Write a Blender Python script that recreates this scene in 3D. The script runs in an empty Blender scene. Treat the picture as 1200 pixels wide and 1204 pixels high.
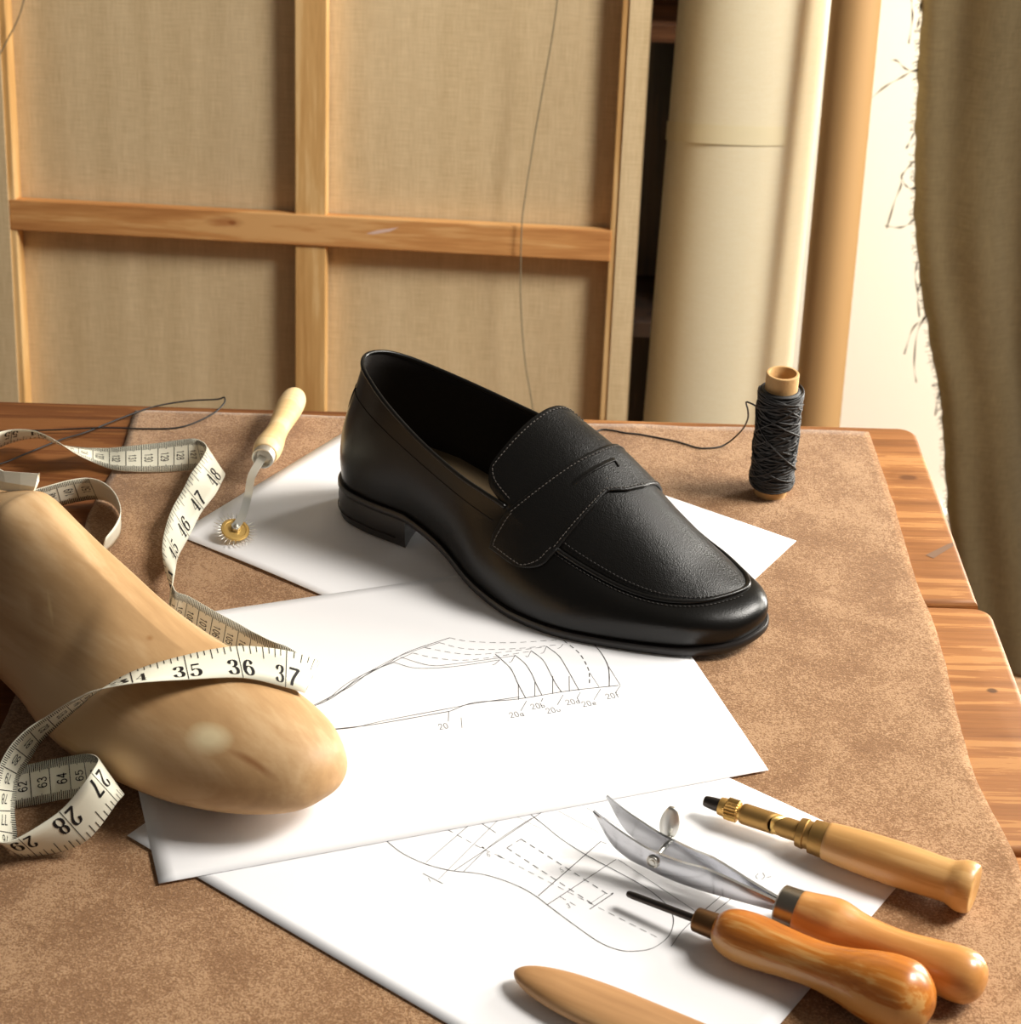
import bpy, bmesh, math, random, json
from mathutils import Vector, Matrix, noise
random.seed(7)
PI = math.pi
scene = bpy.context.scene
COL = scene.collection
TZ = 0.75                       # the bench top stands 0.75 m above the floor; coordinates below count from the bench top
DATA = json.loads(r'''{"tape": [[56, -0.2671, 0.677, 0.019, -0.2696, 0.67, 0.001], [60, -0.2407, 0.6889, 0.0192, -0.2411, 0.682, 0.001], [62, -0.2238, 0.6978, 0.0182, -0.222, 0.689, 0.001], [63, -0.2141, 0.6986, 0.021, -0.2116, 0.687, 0.005], [64, -0.2044, 0.699, 0.023, -0.202, 0.6881, 0.007], [65.2, -0.1949, 0.6943, 0.029, -0.1907, 0.6837, 0.012], [66.6, -0.1877, 0.6851, 0.035, -0.1747, 0.677, 0.018], [68.58, -0.1858, 0.6665, 0.0395, -0.1754, 0.6666, 0.023], [71.12, -0.1992, 0.6561, 0.0255, -0.1887, 0.6555, 0.009], [73.66, -0.2159, 0.646, 0.0182, -0.2112, 0.654, 0.001], [75.0, -0.2248, 0.6434, 0.0178, -0.2203, 0.6537, 0.002], [76.0, -0.2285, 0.6495, 0.0192, -0.222, 0.6624, 0.006], [77.0, -0.231, 0.6594, 0.0222, -0.2254, 0.6737, 0.01], [78, -0.2322, 0.6704, 0.0255, -0.2267, 0.6841, 0.013], [79, -0.2314, 0.6811, 0.0312, -0.2268, 0.6923, 0.016], [80, -0.2274, 0.6884, 0.037, -0.2228, 0.6982, 0.021], [81, -0.2206, 0.6937, 0.0425, -0.2189, 0.7043, 0.026], [82, -0.212, 0.6962, 0.0477, -0.2115, 0.7085, 0.0325], [83, -0.2009, 0.6917, 0.0587, -0.2016, 0.7049, 0.0445], [84, -0.1943, 0.6918, 0.0627, -0.1961, 0.7057, 0.0495], [85.2, -0.1868, 0.6926, 0.0663, -0.1908, 0.7071, 0.054], [86.36, -0.1693, 0.6958, 0.0687, -0.1743, 0.7133, 0.0622], [88.9, -0.1463, 0.7053, 0.0645, -0.1517, 0.7241, 0.0645], [91.44, -0.1227, 0.7146, 0.0595, -0.1281, 0.7325, 0.0647], [93.98, -0.1039, 0.7176, 0.0525, -0.1051, 0.735, 0.0613], [95.5, -0.0955, 0.7201, 0.048, -0.0907, 0.7382, 0.0535], [97.5, -0.098, 0.7268, 0.0435, -0.0931, 0.7444, 0.05], [100, -0.1099, 0.7654, 0.0185, -0.106, 0.7831, 0.026], [101.5, -0.1233, 0.7901, 0.005, -0.1199, 0.7966, 0.023], [103, -0.1355, 0.8013, 0.002, -0.1332, 0.8133, 0.018], [104, -0.1438, 0.8092, 0.001, -0.1411, 0.8216, 0.017], [106, -0.159, 0.821, 0.001, -0.1563, 0.8338, 0.017], [108, -0.1748, 0.8347, 0.001, -0.1721, 0.8471, 0.017], [110, -0.1841, 0.8408, 0.001, -0.1809, 0.8534, 0.017], [111.4, -0.1831, 0.8571, 0.0145, -0.188, 0.8742, 0.006], [112.8, -0.1851, 0.8794, 0.0118, -0.1952, 0.8959, 0.01], [114.3, -0.1888, 0.9064, 0.003, -0.1987, 0.9218, 0.0098], [116.84, -0.1862, 0.9297, 0.003, -0.1972, 0.9412, 0.0142], [119.38, -0.1826, 0.9609, 0.003, -0.1951, 0.9732, 0.0112], [121.92, -0.1771, 0.9923, 0.002, -0.1889, 0.9915, 0.0175], [124, -0.1766, 1.007, 0.002, -0.187, 1.0095, 0.0182], [125.2, -0.1848, 1.0126, 0.001, -0.1932, 1.0194, 0.018], [127, -0.1993, 1.0108, 0.001, -0.2004, 1.0215, 0.0172], [129, -0.2177, 1.0077, 0.001, -0.2195, 1.0232, 0.0128], [131, -0.2367, 1.006, 0.002, -0.2394, 1.0237, 0.0095], [132, -0.2477, 1.0086, 0.002, -0.251, 1.0273, 0.006], [133, -0.2589, 1.0131, 0.004, -0.2628, 1.0321, 0.003], [134, -0.2662, 1.0087, 0.011, -0.2706, 1.0273, 0.006], [135, -0.2734, 1.0065, 0.018, -0.2779, 1.0232, 0.0092], [136, -0.2815, 1.0112, 0.0205, -0.285, 1.0266, 0.009], [137, -0.2913, 1.0197, 0.0198, -0.2949, 1.0346, 0.008], [138, -0.3002, 1.0255, 0.0185, -0.3052, 1.0384, 0.005], [140, -0.3125, 1.0261, 0.0175, -0.3174, 1.0366, 0.002], [142, -0.3229, 1.0153, 0.0182, -0.3276, 1.0235, 0.001], [143.4, -0.3297, 0.9914, 0.0188, -0.3338, 0.9985, 0.001], [144.5, -0.3214, 0.96, 0.0192, -0.3243, 0.9661, 0.001], [145.6, -0.2927, 0.9449, 0.019, -0.2939, 0.9518, 0.001], [147, -0.2762, 0.9533, 0.0192, -0.2761, 0.9596, 0.001], [148, -0.2685, 0.9587, 0.0192, -0.2681, 0.9649, 0.001], [149, -0.2596, 0.9642, 0.0192, -0.2581, 0.9704, 0.001], [150, -0.2505, 0.9666, 0.0192, -0.2479, 0.973, 0.001], [151.2, -0.2411, 0.9621, 0.0192, -0.2388, 0.9684, 0.001], [152.5, -0.2315, 0.9491, 0.0195, -0.2312, 0.9549, 0.001], [154, -0.2244, 0.93, 0.0195, -0.2273, 0.9348, 0.001], [155.4, -0.2244, 0.9147, 0.019, -0.229, 0.9206, 0.001], [157, -0.2277, 0.9014, 0.018, -0.2339, 0.9083, 0.001]], "draw2": [[0.35, 0, [[-0.109, 0.7627], [-0.1004, 0.7693], [-0.0897, 0.7778], [-0.0774, 0.7944], [-0.0624, 0.8105], [-0.0523, 0.8215], [-0.031, 0.8354]]], [0.3, 0, [[-0.1051, 0.765], [-0.0955, 0.773], [-0.0841, 0.7858], [-0.0746, 0.7996], [-0.0634, 0.8086], [-0.05, 0.8204]]], [0.3, 0, [[-0.1004, 0.7693], [-0.0879, 0.7814], [-0.0801, 0.7892], [-0.0705, 0.8027], [-0.0593, 0.8114]]], [0.25, 0, [[-0.0916, 0.776], [-0.0824, 0.7913], [-0.0706, 0.8035], [-0.0564, 0.8175], [-0.0363, 0.8306]]], [0.25, 1, [[-0.031, 0.8354], [-0.0198, 0.8325], [0.0023, 0.8323], [0.031, 0.8367]]], [0.25, 1, [[-0.0363, 0.8306], [-0.0218, 0.8255], [0.0024, 0.8265], [0.0299, 0.832]]], [0.25, 1, [[-0.0437, 0.8256], [-0.0282, 0.8214], [-0.0129, 0.8209], [0.021, 0.8293]]], [0.25, 1, [[-0.05, 0.8204], [-0.0367, 0.8161], [-0.0193, 0.8154], [0.0127, 0.8247]]], [0.25, 0, [[-0.0563, 0.8164], [-0.0407, 0.8096], [-0.0278, 0.8113], [0.0042, 0.8202]]], [0.25, 0, [[-0.0593, 0.8114], [-0.0471, 0.8067], [-0.0277, 0.809], [-0.0036, 0.8161]]], [0.35, 0, [[-0.0952, 0.7498], [-0.0893, 0.752], [-0.067, 0.757], [-0.0283, 0.7699]]], [0.3, 0, [[-0.0892, 0.7517], [-0.0751, 0.7546], [-0.0591, 0.7614], [-0.0284, 0.7724], [-0.016, 0.7771], [0.0071, 0.7837]]], [0.35, 0, [[-0.0283, 0.7699], [-0.016, 0.7778], [0.005, 0.7815], [0.0326, 0.7901], [0.0584, 0.7959]]], [0.25, 0, [[-0.0287, 0.7699], [-0.0286, 0.7613]]], [0.2, 0, [[-0.0223, 0.765], [-0.0215, 0.7562]]], [0.25, 0, [[-0.0036, 0.8161], [-0.0061, 0.8122], [-0.0074, 0.8114]]], [0.25, 0, [[0.0042, 0.8202], [0.0025, 0.8148], [0.0012, 0.814]]], [0.25, 0, [[0.0127, 0.8247], [0.0112, 0.8197], [0.0099, 0.8204]]], [0.25, 0, [[0.021, 0.8293], [0.0195, 0.8239], [0.0179, 0.823]]], [0.25, 0, [[0.0299, 0.832], [0.0283, 0.8288], [0.027, 0.828]]], [0.3, 0, [[-0.0062, 0.8214], [-0.0025, 0.8161], [0.0025, 0.8078], [0.0062, 0.7951], [0.0103, 0.7827]]], [0.25, 0, [[0.0064, 0.7951], [0.0066, 0.7811]]], [0.3, 0, [[0.0041, 0.821], [0.0096, 0.8135], [0.0132, 0.8045], [0.0156, 0.7955], [0.0187, 0.7855]]], [0.25, 0, [[0.015, 0.797], [0.015, 0.7844]]], [0.3, 0, [[0.0128, 0.8254], [0.0192, 0.817], [0.0231, 0.8049], [0.0256, 0.7967], [0.0288, 0.7887]]], [0.25, 0, [[0.0243, 0.8027], [0.0242, 0.787]]], [0.3, 0, [[0.021, 0.8299], [0.0276, 0.8213], [0.0317, 0.8101], [0.0346, 0.8011], [0.0379, 0.7907]]], [0.25, 0, [[0.0329, 0.8031], [0.0328, 0.7896]]], [0.4, 1, [[0.0302, 0.8357], [0.0385, 0.8241], [0.0429, 0.8106], [0.0435, 0.8028], [0.0431, 0.7925]]], [0.2, 0, [[0.0437, 0.8066], [0.0483, 0.7942]]], [0.4, 0, [[0.0431, 0.8395], [0.0448, 0.8358], [0.05, 0.8254], [0.0533, 0.8141], [0.0539, 0.805], [0.0536, 0.7949]]], [0.2, 0, [[0.0536, 0.8131], [0.0594, 0.7961]]], [0.25, 0, [[0.0108, 0.7805], [0.0078, 0.7717]]], [0.25, 0, [[0.0191, 0.7831], [0.0182, 0.7801]]], [0.25, 0, [[0.0296, 0.7865], [0.0265, 0.7776]]], [0.25, 0, [[0.0385, 0.7891], [0.0366, 0.7838]]], [0.25, 0, [[0.0491, 0.7925], [0.0453, 0.7827]]], [0.25, 0, [[0.0594, 0.7959], [0.0565, 0.7891]]]], "lab2": [["20a", 0.0057, 0.7688], ["20b", 0.0165, 0.7764], ["20c", 0.0243, 0.7732], ["20d", 0.0344, 0.7808], ["20e", 0.0427, 0.7797], ["20f", 0.0551, 0.7868], ["20", -0.031, 0.7573]], "draw3": [[0.3, 0, [[-0.0533, 0.6699], [-0.0456, 0.6619], [-0.0352, 0.6553], [-0.0236, 0.6511], [-0.0108, 0.6495], [-0.0009, 0.6463], [0.009, 0.6409], [0.0161, 0.6351], [0.0216, 0.6292], [0.0325, 0.6178], [0.0432, 0.6075], [0.0512, 0.6031], [0.0579, 0.6024], [0.0661, 0.6045], [0.0732, 0.6115], [0.0762, 0.6203], [0.0756, 0.6282], [0.0718, 0.6351], [0.0639, 0.644], [0.0502, 0.655], [0.039, 0.6637], [0.0276, 0.6745], [0.0204, 0.6831], [0.013, 0.6918]]], [0.3, 0, [[0.0182, 0.6931], [-0.0215, 0.6508]]], [0.25, 0, [[0.0138, 0.6891], [-0.0042, 0.67], [-0.0172, 0.6503]]], [0.2, 0, [[-0.0023, 0.6867], [-0.0283, 0.6447]]], [0.25, 0, [[-0.0161, 0.6821], [-0.0345, 0.656]]], [0.2, 0, [[0.013, 0.6918], [0.0219, 0.6953], [0.0413, 0.7009]]], [0.2, 1, [[-0.0255, 0.6791], [-0.0092, 0.6666], [0.0003, 0.6609]]], [0.2, 0, [[-0.0096, 0.6841], [-0.0029, 0.6777]]], [0.3, 1, [[0.0088, 0.6738], [0.0496, 0.6363]]], [0.3, 1, [[0.0023, 0.6674], [0.0417, 0.6306]]], [0.3, 1, [[0.0088, 0.6738], [0.0023, 0.6674]]], [0.3, 0, [[0.0457, 0.6735], [0.0168, 0.6357]]], [0.3, 0, [[0.0525, 0.6614], [0.0209, 0.6302]]], [0.3, 0, [[0.0503, 0.6384], [0.0396, 0.6279]]], [0.2, 0, [[0.0468, 0.6383], [0.0397, 0.6313]]], [0.18, 1, [[-0.0011, 0.6615], [0.0356, 0.6348], [0.0711, 0.6095]]], [0.25, 0, [[-0.0355, 0.6486], [-0.0261, 0.6421]]], [0.6, 0, [[-0.0092, 0.6676], [-0.0081, 0.6666]]], [0.5, 0, [[-0.0019, 0.6621], [0.0003, 0.6605]]], [0.5, 0, [[0.0493, 0.6381], [0.0505, 0.6388]]], [0.2, 1, [[0.0265, 0.6355], [0.0355, 0.6284]]], [0.25, 0, [[0.0457, 0.6735], [0.0486, 0.672]]], [0.2, 0, [[0.0533, 0.6614], [0.0696, 0.6453], [0.088, 0.6267]]], [0.25, 0, [[0.1009, 0.6413], [0.0819, 0.6186], [0.0743, 0.6058]]], [0.25, 0, [[0.1042, 0.6383], [0.0904, 0.6228]]], [0.12, 0, [[0.0189, 0.6808], [-0.0018, 0.6958]]], [0.12, 0, [[0.0397, 0.6974], [0.0555, 0.6844]]], [0.12, 0, [[0.0263, 0.6946], [0.0452, 0.6796]]], [0.2, 0, [[0.117, 0.6543], [0.1156, 0.6522], [0.1163, 0.6505]]], [0.2, 0, [[0.119, 0.6548], [0.1196, 0.6523], [0.118, 0.6502]]], [0.2, 0, [[0.1204, 0.6515], [0.1225, 0.6524]]]], "lab3": [["6", -0.0061, 0.6624], ["1", -0.0322, 0.6442], ["5", 0.0274, 0.6532], ["3", 0.0302, 0.6298]], "loop": [[-0.3435, 0.9959, 0.0007], [-0.3166, 1.0132, 0.0007], [-0.304, 1.0269, 0.0007], [-0.2868, 1.0456, 0.0007], [-0.2729, 1.0566, 0.0007], [-0.2549, 1.0761, 0.0007], [-0.236, 1.0938, 0.0007], [-0.2152, 1.1034, 0.0007], [-0.196, 1.1069, 0.0007], [-0.1914, 1.1078, 0.0019], [-0.1907, 1.1011, 0.0007], [-0.1958, 1.0864, 0.0007], [-0.2073, 1.0717, 0.0007], [-0.2184, 1.0653, 0.0007], [-0.2361, 1.0637, 0.0007], [-0.2632, 1.0623, 0.0013], [-0.2951, 1.0588, 0.0007], [-0.3268, 1.0549, 0.0007], [-0.3577, 1.0486, 0.0007]], "tail": [[0.1467, 1.0114, 0.055], [0.1442, 1.0127, 0.056], [0.1416, 1.0206, 0.053], [0.1438, 1.0259, 0.045], [0.1451, 1.0319, 0.036], [0.145, 1.0457, 0.022], [0.1424, 1.0584, 0.009], [0.1379, 1.0619, 0.002], [0.1323, 1.0588, 0.0007], [0.125, 1.0568, 0.0007], [0.1185, 1.057, 0.0007], [0.1107, 1.0617, 0.0007], [0.1027, 1.0658, 0.0007], [0.092, 1.0698, 0.0007], [0.0812, 1.0733, 0.0007], [0.073, 1.0746, 0.0007], [0.0648, 1.0776, 0.0007], [0.0582, 1.0784, 0.0007], [0.0543, 1.0753, 0.0007], [0.0481, 1.0698, 0.0007]], "str1": [[0.0446, 1.8007, 0.4934], [0.0423, 1.7678, 0.3551], [0.0387, 1.7451, 0.2374], [0.0321, 1.708, 0.1498], [0.0306, 1.7093, 0.1035], [0.0265, 1.7082, 0.0646], [0.0213, 1.7057, 0.0292], [0.0148, 1.7008, -0.0142], [0.0094, 1.6935, -0.0535], [0.0055, 1.6876, -0.0854], [0.0039, 1.6833, -0.1027], [0.0036, 1.6792, -0.1209], [0.0036, 1.6765, -0.1373], [0.0046, 1.6703, -0.1745], [0.0071, 1.6637, -0.2075], [0.0113, 1.6569, -0.2409], [0.0162, 1.6516, -0.266], [0.0211, 1.6463, -0.2914], [0.0269, 1.6409, -0.3171]], "str2": [[-0.4252, 1.8276, 0.4945], [-0.4437, 1.7788, 0.2374], [-0.4573, 1.7564, 0.1175], [-0.4662, 1.7496, 0.0796], [-0.474, 1.7464, 0.0604], [-0.485, 1.7437, 0.0423], [-0.4923, 1.7419, 0.0304], [-0.505, 1.7393, 0.0129], [-0.5197, 1.7364, -0.0073]], "fray": [[[0.3905, 1.8, 0.014], [0.3823, 1.8, 0.0106], [0.3728, 1.8, 0.004], [0.36, 1.8, -0.0042], [0.3476, 1.8, -0.0163]], [[0.3896, 1.8, 0.0129], [0.3821, 1.8, 0.012], [0.3748, 1.8, 0.0153], [0.3678, 1.8, 0.0215], [0.3619, 1.8, 0.022]], [[0.3973, 1.8, -0.0817], [0.3913, 1.8, -0.0901], [0.3873, 1.8, -0.0977], [0.3882, 1.8, -0.107], [0.3839, 1.8, -0.1242], [0.3794, 1.8, -0.1542]], [[0.4039, 1.8, -0.1104], [0.3974, 1.8, -0.1098], [0.3923, 1.8, -0.1062], [0.3873, 1.8, -0.0977]], [[0.4068, 1.8, -0.1426], [0.3998, 1.8, -0.1498], [0.3912, 1.8, -0.1527], [0.3776, 1.8, -0.1511]], [[0.3717, 1.8, 0.0937], [0.375, 1.8, 0.0769], [0.3774, 1.8, 0.0633], [0.3769, 1.8, 0.0391]], [[0.3833, 1.8, 0.0805], [0.3844, 1.8, 0.0669], [0.3833, 1.8, 0.0549]], [[0.4355, 1.8, -0.2476], [0.4286, 1.8, -0.2568], [0.4207, 1.8, -0.2672], [0.4159, 1.8, -0.2962]], [[0.4337, 1.8, -0.2505], [0.4265, 1.8, -0.2691], [0.4277, 1.8, -0.3063], [0.433, 1.8, -0.3293]], [[0.4219, 1.8, -0.2126], [0.4211, 1.8, -0.2286], [0.4262, 1.8, -0.2528]], [[0.4576, 1.8, -0.316], [0.4574, 1.8, -0.3307], [0.4502, 1.8, -0.3331]], [[0.4601, 1.8, -0.3392], [0.4588, 1.8, -0.352], [0.4589, 1.8, -0.3692]], [[0.394, 1.8, -0.0512], [0.391, 1.8, -0.0605], [0.3884, 1.8, -0.0679]], [[0.4158, 1.8, -0.189], [0.4154, 1.8, -0.2048], [0.4206, 1.8, -0.2246]]], "card_b": [[-0.2746, 0.8319, 0.0905], [-0.2617, 0.8291, 0.0905], [-0.2577, 0.8284, 0.0905], [-0.2507, 0.8262, 0.09], [-0.2441, 0.8239, 0.0895], [-0.2423, 0.8318, 0.0915]], "card_t": [[-0.2732, 0.832, 0.102], [-0.2608, 0.8309, 0.102], [-0.2582, 0.8301, 0.101], [-0.2493, 0.8293, 0.101], [-0.24, 0.8284, 0.101], [-0.2391, 0.8285, 0.1015]]}''')

# ------------------------------------------------------------------ materials
def nt(name):
    m = bpy.data.materials.new(name); m.use_nodes = True
    n = m.node_tree; b = n.nodes['Principled BSDF']
    return m, n, b
def node(n, typ, **kw):
    x = n.nodes.new(typ)
    for k, v in kw.items():
        if k in x.inputs.keys(): x.inputs[k].default_value = v
        else: setattr(x, k, v)
    return x
def lin(c):
    f = lambda v: v/12.92 if v <= .04045 else ((v+.055)/1.055)**2.4
    return (f(c[0]/255), f(c[1]/255), f(c[2]/255), 1)
def coords(n, scale=(1,1,1), rot=(0,0,0), kind='Object'):
    tc = node(n, 'ShaderNodeTexCoord'); mp = node(n, 'ShaderNodeMapping')
    mp.inputs['Scale'].default_value = scale; mp.inputs['Rotation'].default_value = rot
    n.links.new(tc.outputs[kind], mp.inputs['Vector'])
    return mp.outputs['Vector']
def ramp(n, fac, stops):
    r = node(n, 'ShaderNodeValToRGB'); e = r.color_ramp.elements
    while len(e) < len(stops): e.new(.5)
    for el, (p, c) in zip(e, stops): el.position = p; el.color = lin(c)
    n.links.new(fac, r.inputs['Fac']); return r.outputs['Color']
def noise_t(n, vec, scale, detail=4, rough=.55, dist=0):
    t = node(n, 'ShaderNodeTexNoise', Scale=scale, Detail=detail, Roughness=rough, Distortion=dist)
    n.links.new(vec, t.inputs['Vector']); return t.outputs['Fac']
def bump(n, b, h, strength=.2, dist=.001, chain=None):
    x = node(n, 'ShaderNodeBump', Strength=strength, Distance=dist)
    n.links.new(h, x.inputs['Height'])
    if chain: n.links.new(chain, x.inputs['Normal'])
    n.links.new(x.outputs['Normal'], b.inputs['Normal']); return x.outputs['Normal']
def mixc(n, fac, a, bb, mode='MIX'):
    m = node(n, 'ShaderNodeMix', data_type='RGBA', blend_type=mode)
    for s, v in (('Factor', fac), ('A', a), ('B', bb)):
        i = [k for k in m.inputs if k.name == s and k.enabled][0] if s == 'Factor' else [k for k in m.inputs if k.name == s and k.type == 'RGBA'][0]
        if hasattr(v, 'is_linked'): n.links.new(v, i)
        else: i.default_value = v
    return [o for o in m.outputs if o.type == 'RGBA'][0]
def plain(name, c, rough=.6, metal=0, spec=.5):
    m, n, b = nt(name)
    b.inputs['Base Color'].default_value = lin(c); b.inputs['Roughness'].default_value = rough
    b.inputs['Metallic'].default_value = metal; b.inputs['Specular IOR Level'].default_value = spec
    return m
def wood(name, c0, c1, c2, axis='x', scale=1.0, rough=.5, rings=60, contrast=1., coat=0, bumpk=.12, cross=None):
    """grain running along one object axis"""
    m, n, b = nt(name)
    a = {'x': (.06, 1, 1), 'y': (1, .06, 1), 'z': (1, 1, .06)}[axis]
    v = coords(n, tuple(k*scale for k in a))
    w = noise_t(n, v, 38, 6, .6, .6)
    f = noise_t(n, v, 320, 3, .6)
    big = noise_t(n, coords(n, tuple(k*scale for k in {'x': (.25, 1, 1), 'y': (1, .25, 1), 'z': (1, 1, .25)}[axis])), 14, 3)
    mx = node(n, 'ShaderNodeMath', operation='MULTIPLY_ADD'); n.links.new(f, mx.inputs[0]); mx.inputs[1].default_value = .35; n.links.new(w, mx.inputs[2])
    m2 = node(n, 'ShaderNodeMath', operation='MULTIPLY_ADD'); n.links.new(big, m2.inputs[0]); m2.inputs[1].default_value = .5; n.links.new(mx.outputs[0], m2.inputs[2])
    col = ramp(n, m2.outputs[0], [(.93-.22*contrast, c0), (.93, c1), (.93+.22*contrast, c2)])
    n.links.new(col, b.inputs['Base Color']); b.inputs['Roughness'].default_value = rough
    if coat: b.inputs['Coat Weight'].default_value = coat; b.inputs['Coat Roughness'].default_value = .18
    if bumpk: bump(n, b, m2.outputs[0], bumpk, .0008)
    return m
def weave(name, c0, c1, thread=1600, rough=.9, streak=0, sheen=.2, bumpk=.25, mott=.5):
    m, n, b = nt(name)
    v = coords(n)
    w1 = node(n, 'ShaderNodeTexNoise', Scale=1.0, Detail=2.0); n.links.new(coords(n, (thread, thread, thread*.05)), w1.inputs['Vector'])
    w2 = node(n, 'ShaderNodeTexNoise', Scale=1.0, Detail=2.0); n.links.new(coords(n, (thread*.05, thread*.05, thread)), w2.inputs['Vector'])
    ad = node(n, 'ShaderNodeMath', operation='ADD'); n.links.new(w1.outputs['Fac'], ad.inputs[0]); n.links.new(w2.outputs['Fac'], ad.inputs[1])
    big = noise_t(n, coords(n, (1, 1, .3)), 9, 5)
    st = noise_t(n, coords(n, (1, 1, .07)), 45, 3)
    s1 = node(n, 'ShaderNodeMath', operation='MULTIPLY_ADD'); n.links.new(ad.outputs[0], s1.inputs[0]); s1.inputs[1].default_value = .5
    s2 = node(n, 'ShaderNodeMath', operation='MULTIPLY_ADD'); n.links.new(big, s2.inputs[0]); s2.inputs[1].default_value = mott; n.links.new(s1.outputs[0], s2.inputs[2])
    s1.inputs[2].default_value = -.25
    s3 = node(n, 'ShaderNodeMath', operation='MULTIPLY_ADD'); n.links.new(st, s3.inputs[0]); s3.inputs[1].default_value = streak; n.links.new(s2.outputs[0], s3.inputs[2])
    mid = .25+.5*mott+.5*streak
    col = ramp(n, s3.outputs[0], [(mid-.25, c0), (mid+.25, c1)])
    n.links.new(col, b.inputs['Base Color']); b.inputs['Roughness'].default_value = rough
    b.inputs['Specular IOR Level'].default_value = .2
    b.inputs['Sheen Weight'].default_value = sheen
    bump(n, b, ad.outputs[0], bumpk, .0004)
    return m

M = {}
# suede: short brown nap with mottling
m, n, b = nt('suede'); v = coords(n)
fine = noise_t(n, v, 900, 3, .75); med = noise_t(n, v, 330, 4, .7); big = noise_t(n, v, 26, 5, .55, .3)
s = node(n, 'ShaderNodeMath', operation='MULTIPLY_ADD'); bm_ = node(n, 'ShaderNodeMath', operation='MULTIPLY_ADD'); n.links.new(big, bm_.inputs[0]); bm_.inputs[1].default_value = .4; bm_.inputs[2].default_value = .175; n.links.new(fine, s.inputs[0]); s.inputs[1].default_value = .75; n.links.new(bm_.outputs[0], s.inputs[2])
s2 = node(n, 'ShaderNodeMath', operation='MULTIPLY_ADD'); n.links.new(med, s2.inputs[0]); s2.inputs[1].default_value = .35; n.links.new(s.outputs[0], s2.inputs[2])
n.links.new(ramp(n, s2.outputs[0], [(.4, (84, 56, 32)), (.9, (142, 103, 68)), (1.4, (180, 142, 105))]), b.inputs['Base Color'])
b.inputs['Roughness'].default_value = .95; b.inputs['Specular IOR Level'].default_value = .1; b.inputs['Sheen Weight'].default_value = .25
bump(n, b, s2.outputs[0], .55, .0016); M['suede'] = m

# bench planks: worn orange pine, grain along x, dark cracks
m, n, b = nt('bench_pine')
v = coords(n, (.05, 1, 1)); g = noise_t(n, v, 60, 8, .65, .8); g2 = noise_t(n, v, 260, 4, .6, .2)
k = noise_t(n, coords(n, (.2, 1, 1)), 11, 4)
s = node(n, 'ShaderNodeMath', operation='MULTIPLY_ADD'); n.links.new(g2, s.inputs[0]); s.inputs[1].default_value = .45; n.links.new(g, s.inputs[2])
s2 = node(n, 'ShaderNodeMath', operation='MULTIPLY_ADD'); n.links.new(k, s2.inputs[0]); s2.inputs[1].default_value = .45; n.links.new(s.outputs[0], s2.inputs[2])
wc = ramp(n, s2.outputs[0], [(.58, (84, 52, 27)), (.78, (132, 83, 43)), (1.0, (160, 105, 58)), (1.32, (180, 126, 74))])
# browner towards the left: partly darker stain, partly light falloff put into the colour
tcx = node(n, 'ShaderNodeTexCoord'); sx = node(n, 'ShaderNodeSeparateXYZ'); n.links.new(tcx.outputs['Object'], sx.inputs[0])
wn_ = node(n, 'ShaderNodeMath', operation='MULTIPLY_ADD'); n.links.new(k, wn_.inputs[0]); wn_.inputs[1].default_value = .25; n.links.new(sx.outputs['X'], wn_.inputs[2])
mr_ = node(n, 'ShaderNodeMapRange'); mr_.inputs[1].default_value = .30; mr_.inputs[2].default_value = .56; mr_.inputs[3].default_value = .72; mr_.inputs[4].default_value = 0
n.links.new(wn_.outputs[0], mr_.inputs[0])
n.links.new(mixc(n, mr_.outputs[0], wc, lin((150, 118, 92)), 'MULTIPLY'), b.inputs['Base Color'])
b.inputs['Roughness'].default_value = .55; b.inputs['Specular IOR Level'].default_value = .35
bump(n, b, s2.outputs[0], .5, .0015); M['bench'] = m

M['pine'] = wood('stretcher_pine', (196, 146, 84), (222, 176, 112), (236, 196, 136), 'z', 1.0, .6, contrast=1.0)
M['pine_x'] = wood('brace_pine', (170, 106, 52), (212, 152, 90), (228, 176, 114), 'x', 1.0, .6, contrast=1.1)
M['linen'] = weave('raw_linen', (204, 178, 134), (238, 214, 172), 900, streak=.5, mott=.35)
M['cream'] = weave('cream_cotton', (244, 230, 192), (252, 242, 212), 1300, mott=.2, bumpk=.12)
M['olive'] = weave('olive_canvas', (98, 85, 58), (130, 114, 82), 1200, mott=.6, bumpk=.2)
M['kraft'] = plain('kraft_paper', (186, 147, 98), .6, 0, .3)
m, n, b = nt('kraft_core'); b.inputs['Base Color'].default_value = lin((200, 158, 104)); b.inputs['Roughness'].default_value = .8
bump(n, b, noise_t(n, coords(n), 500, 3), .3, .0006); M['card'] = m
m, n, b = nt('white_paper'); b.inputs['Base Color'].default_value = lin((243, 242, 244)); b.inputs['Roughness'].default_value = .65
b.inputs['Specular IOR Level'].default_value = .25; bump(n, b, noise_t(n, coords(n), 12, 2), .25, .002); M['paper'] = m
M['graphite'] = plain('graphite', (58, 54, 55), .6)
M['wall'] = plain('cream_wall', (250, 246, 236), .85, 0, .2)
M['floor'] = wood('floor_boards', (92, 66, 44), (122, 90, 60), (150, 114, 78), 'x', .6, .6)
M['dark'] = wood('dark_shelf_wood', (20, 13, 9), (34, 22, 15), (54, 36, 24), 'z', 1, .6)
M['shelf'] = wood('shelf_board', (70, 42, 28), (104, 66, 44), (130, 88, 60), 'x', 1, .6)

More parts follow.
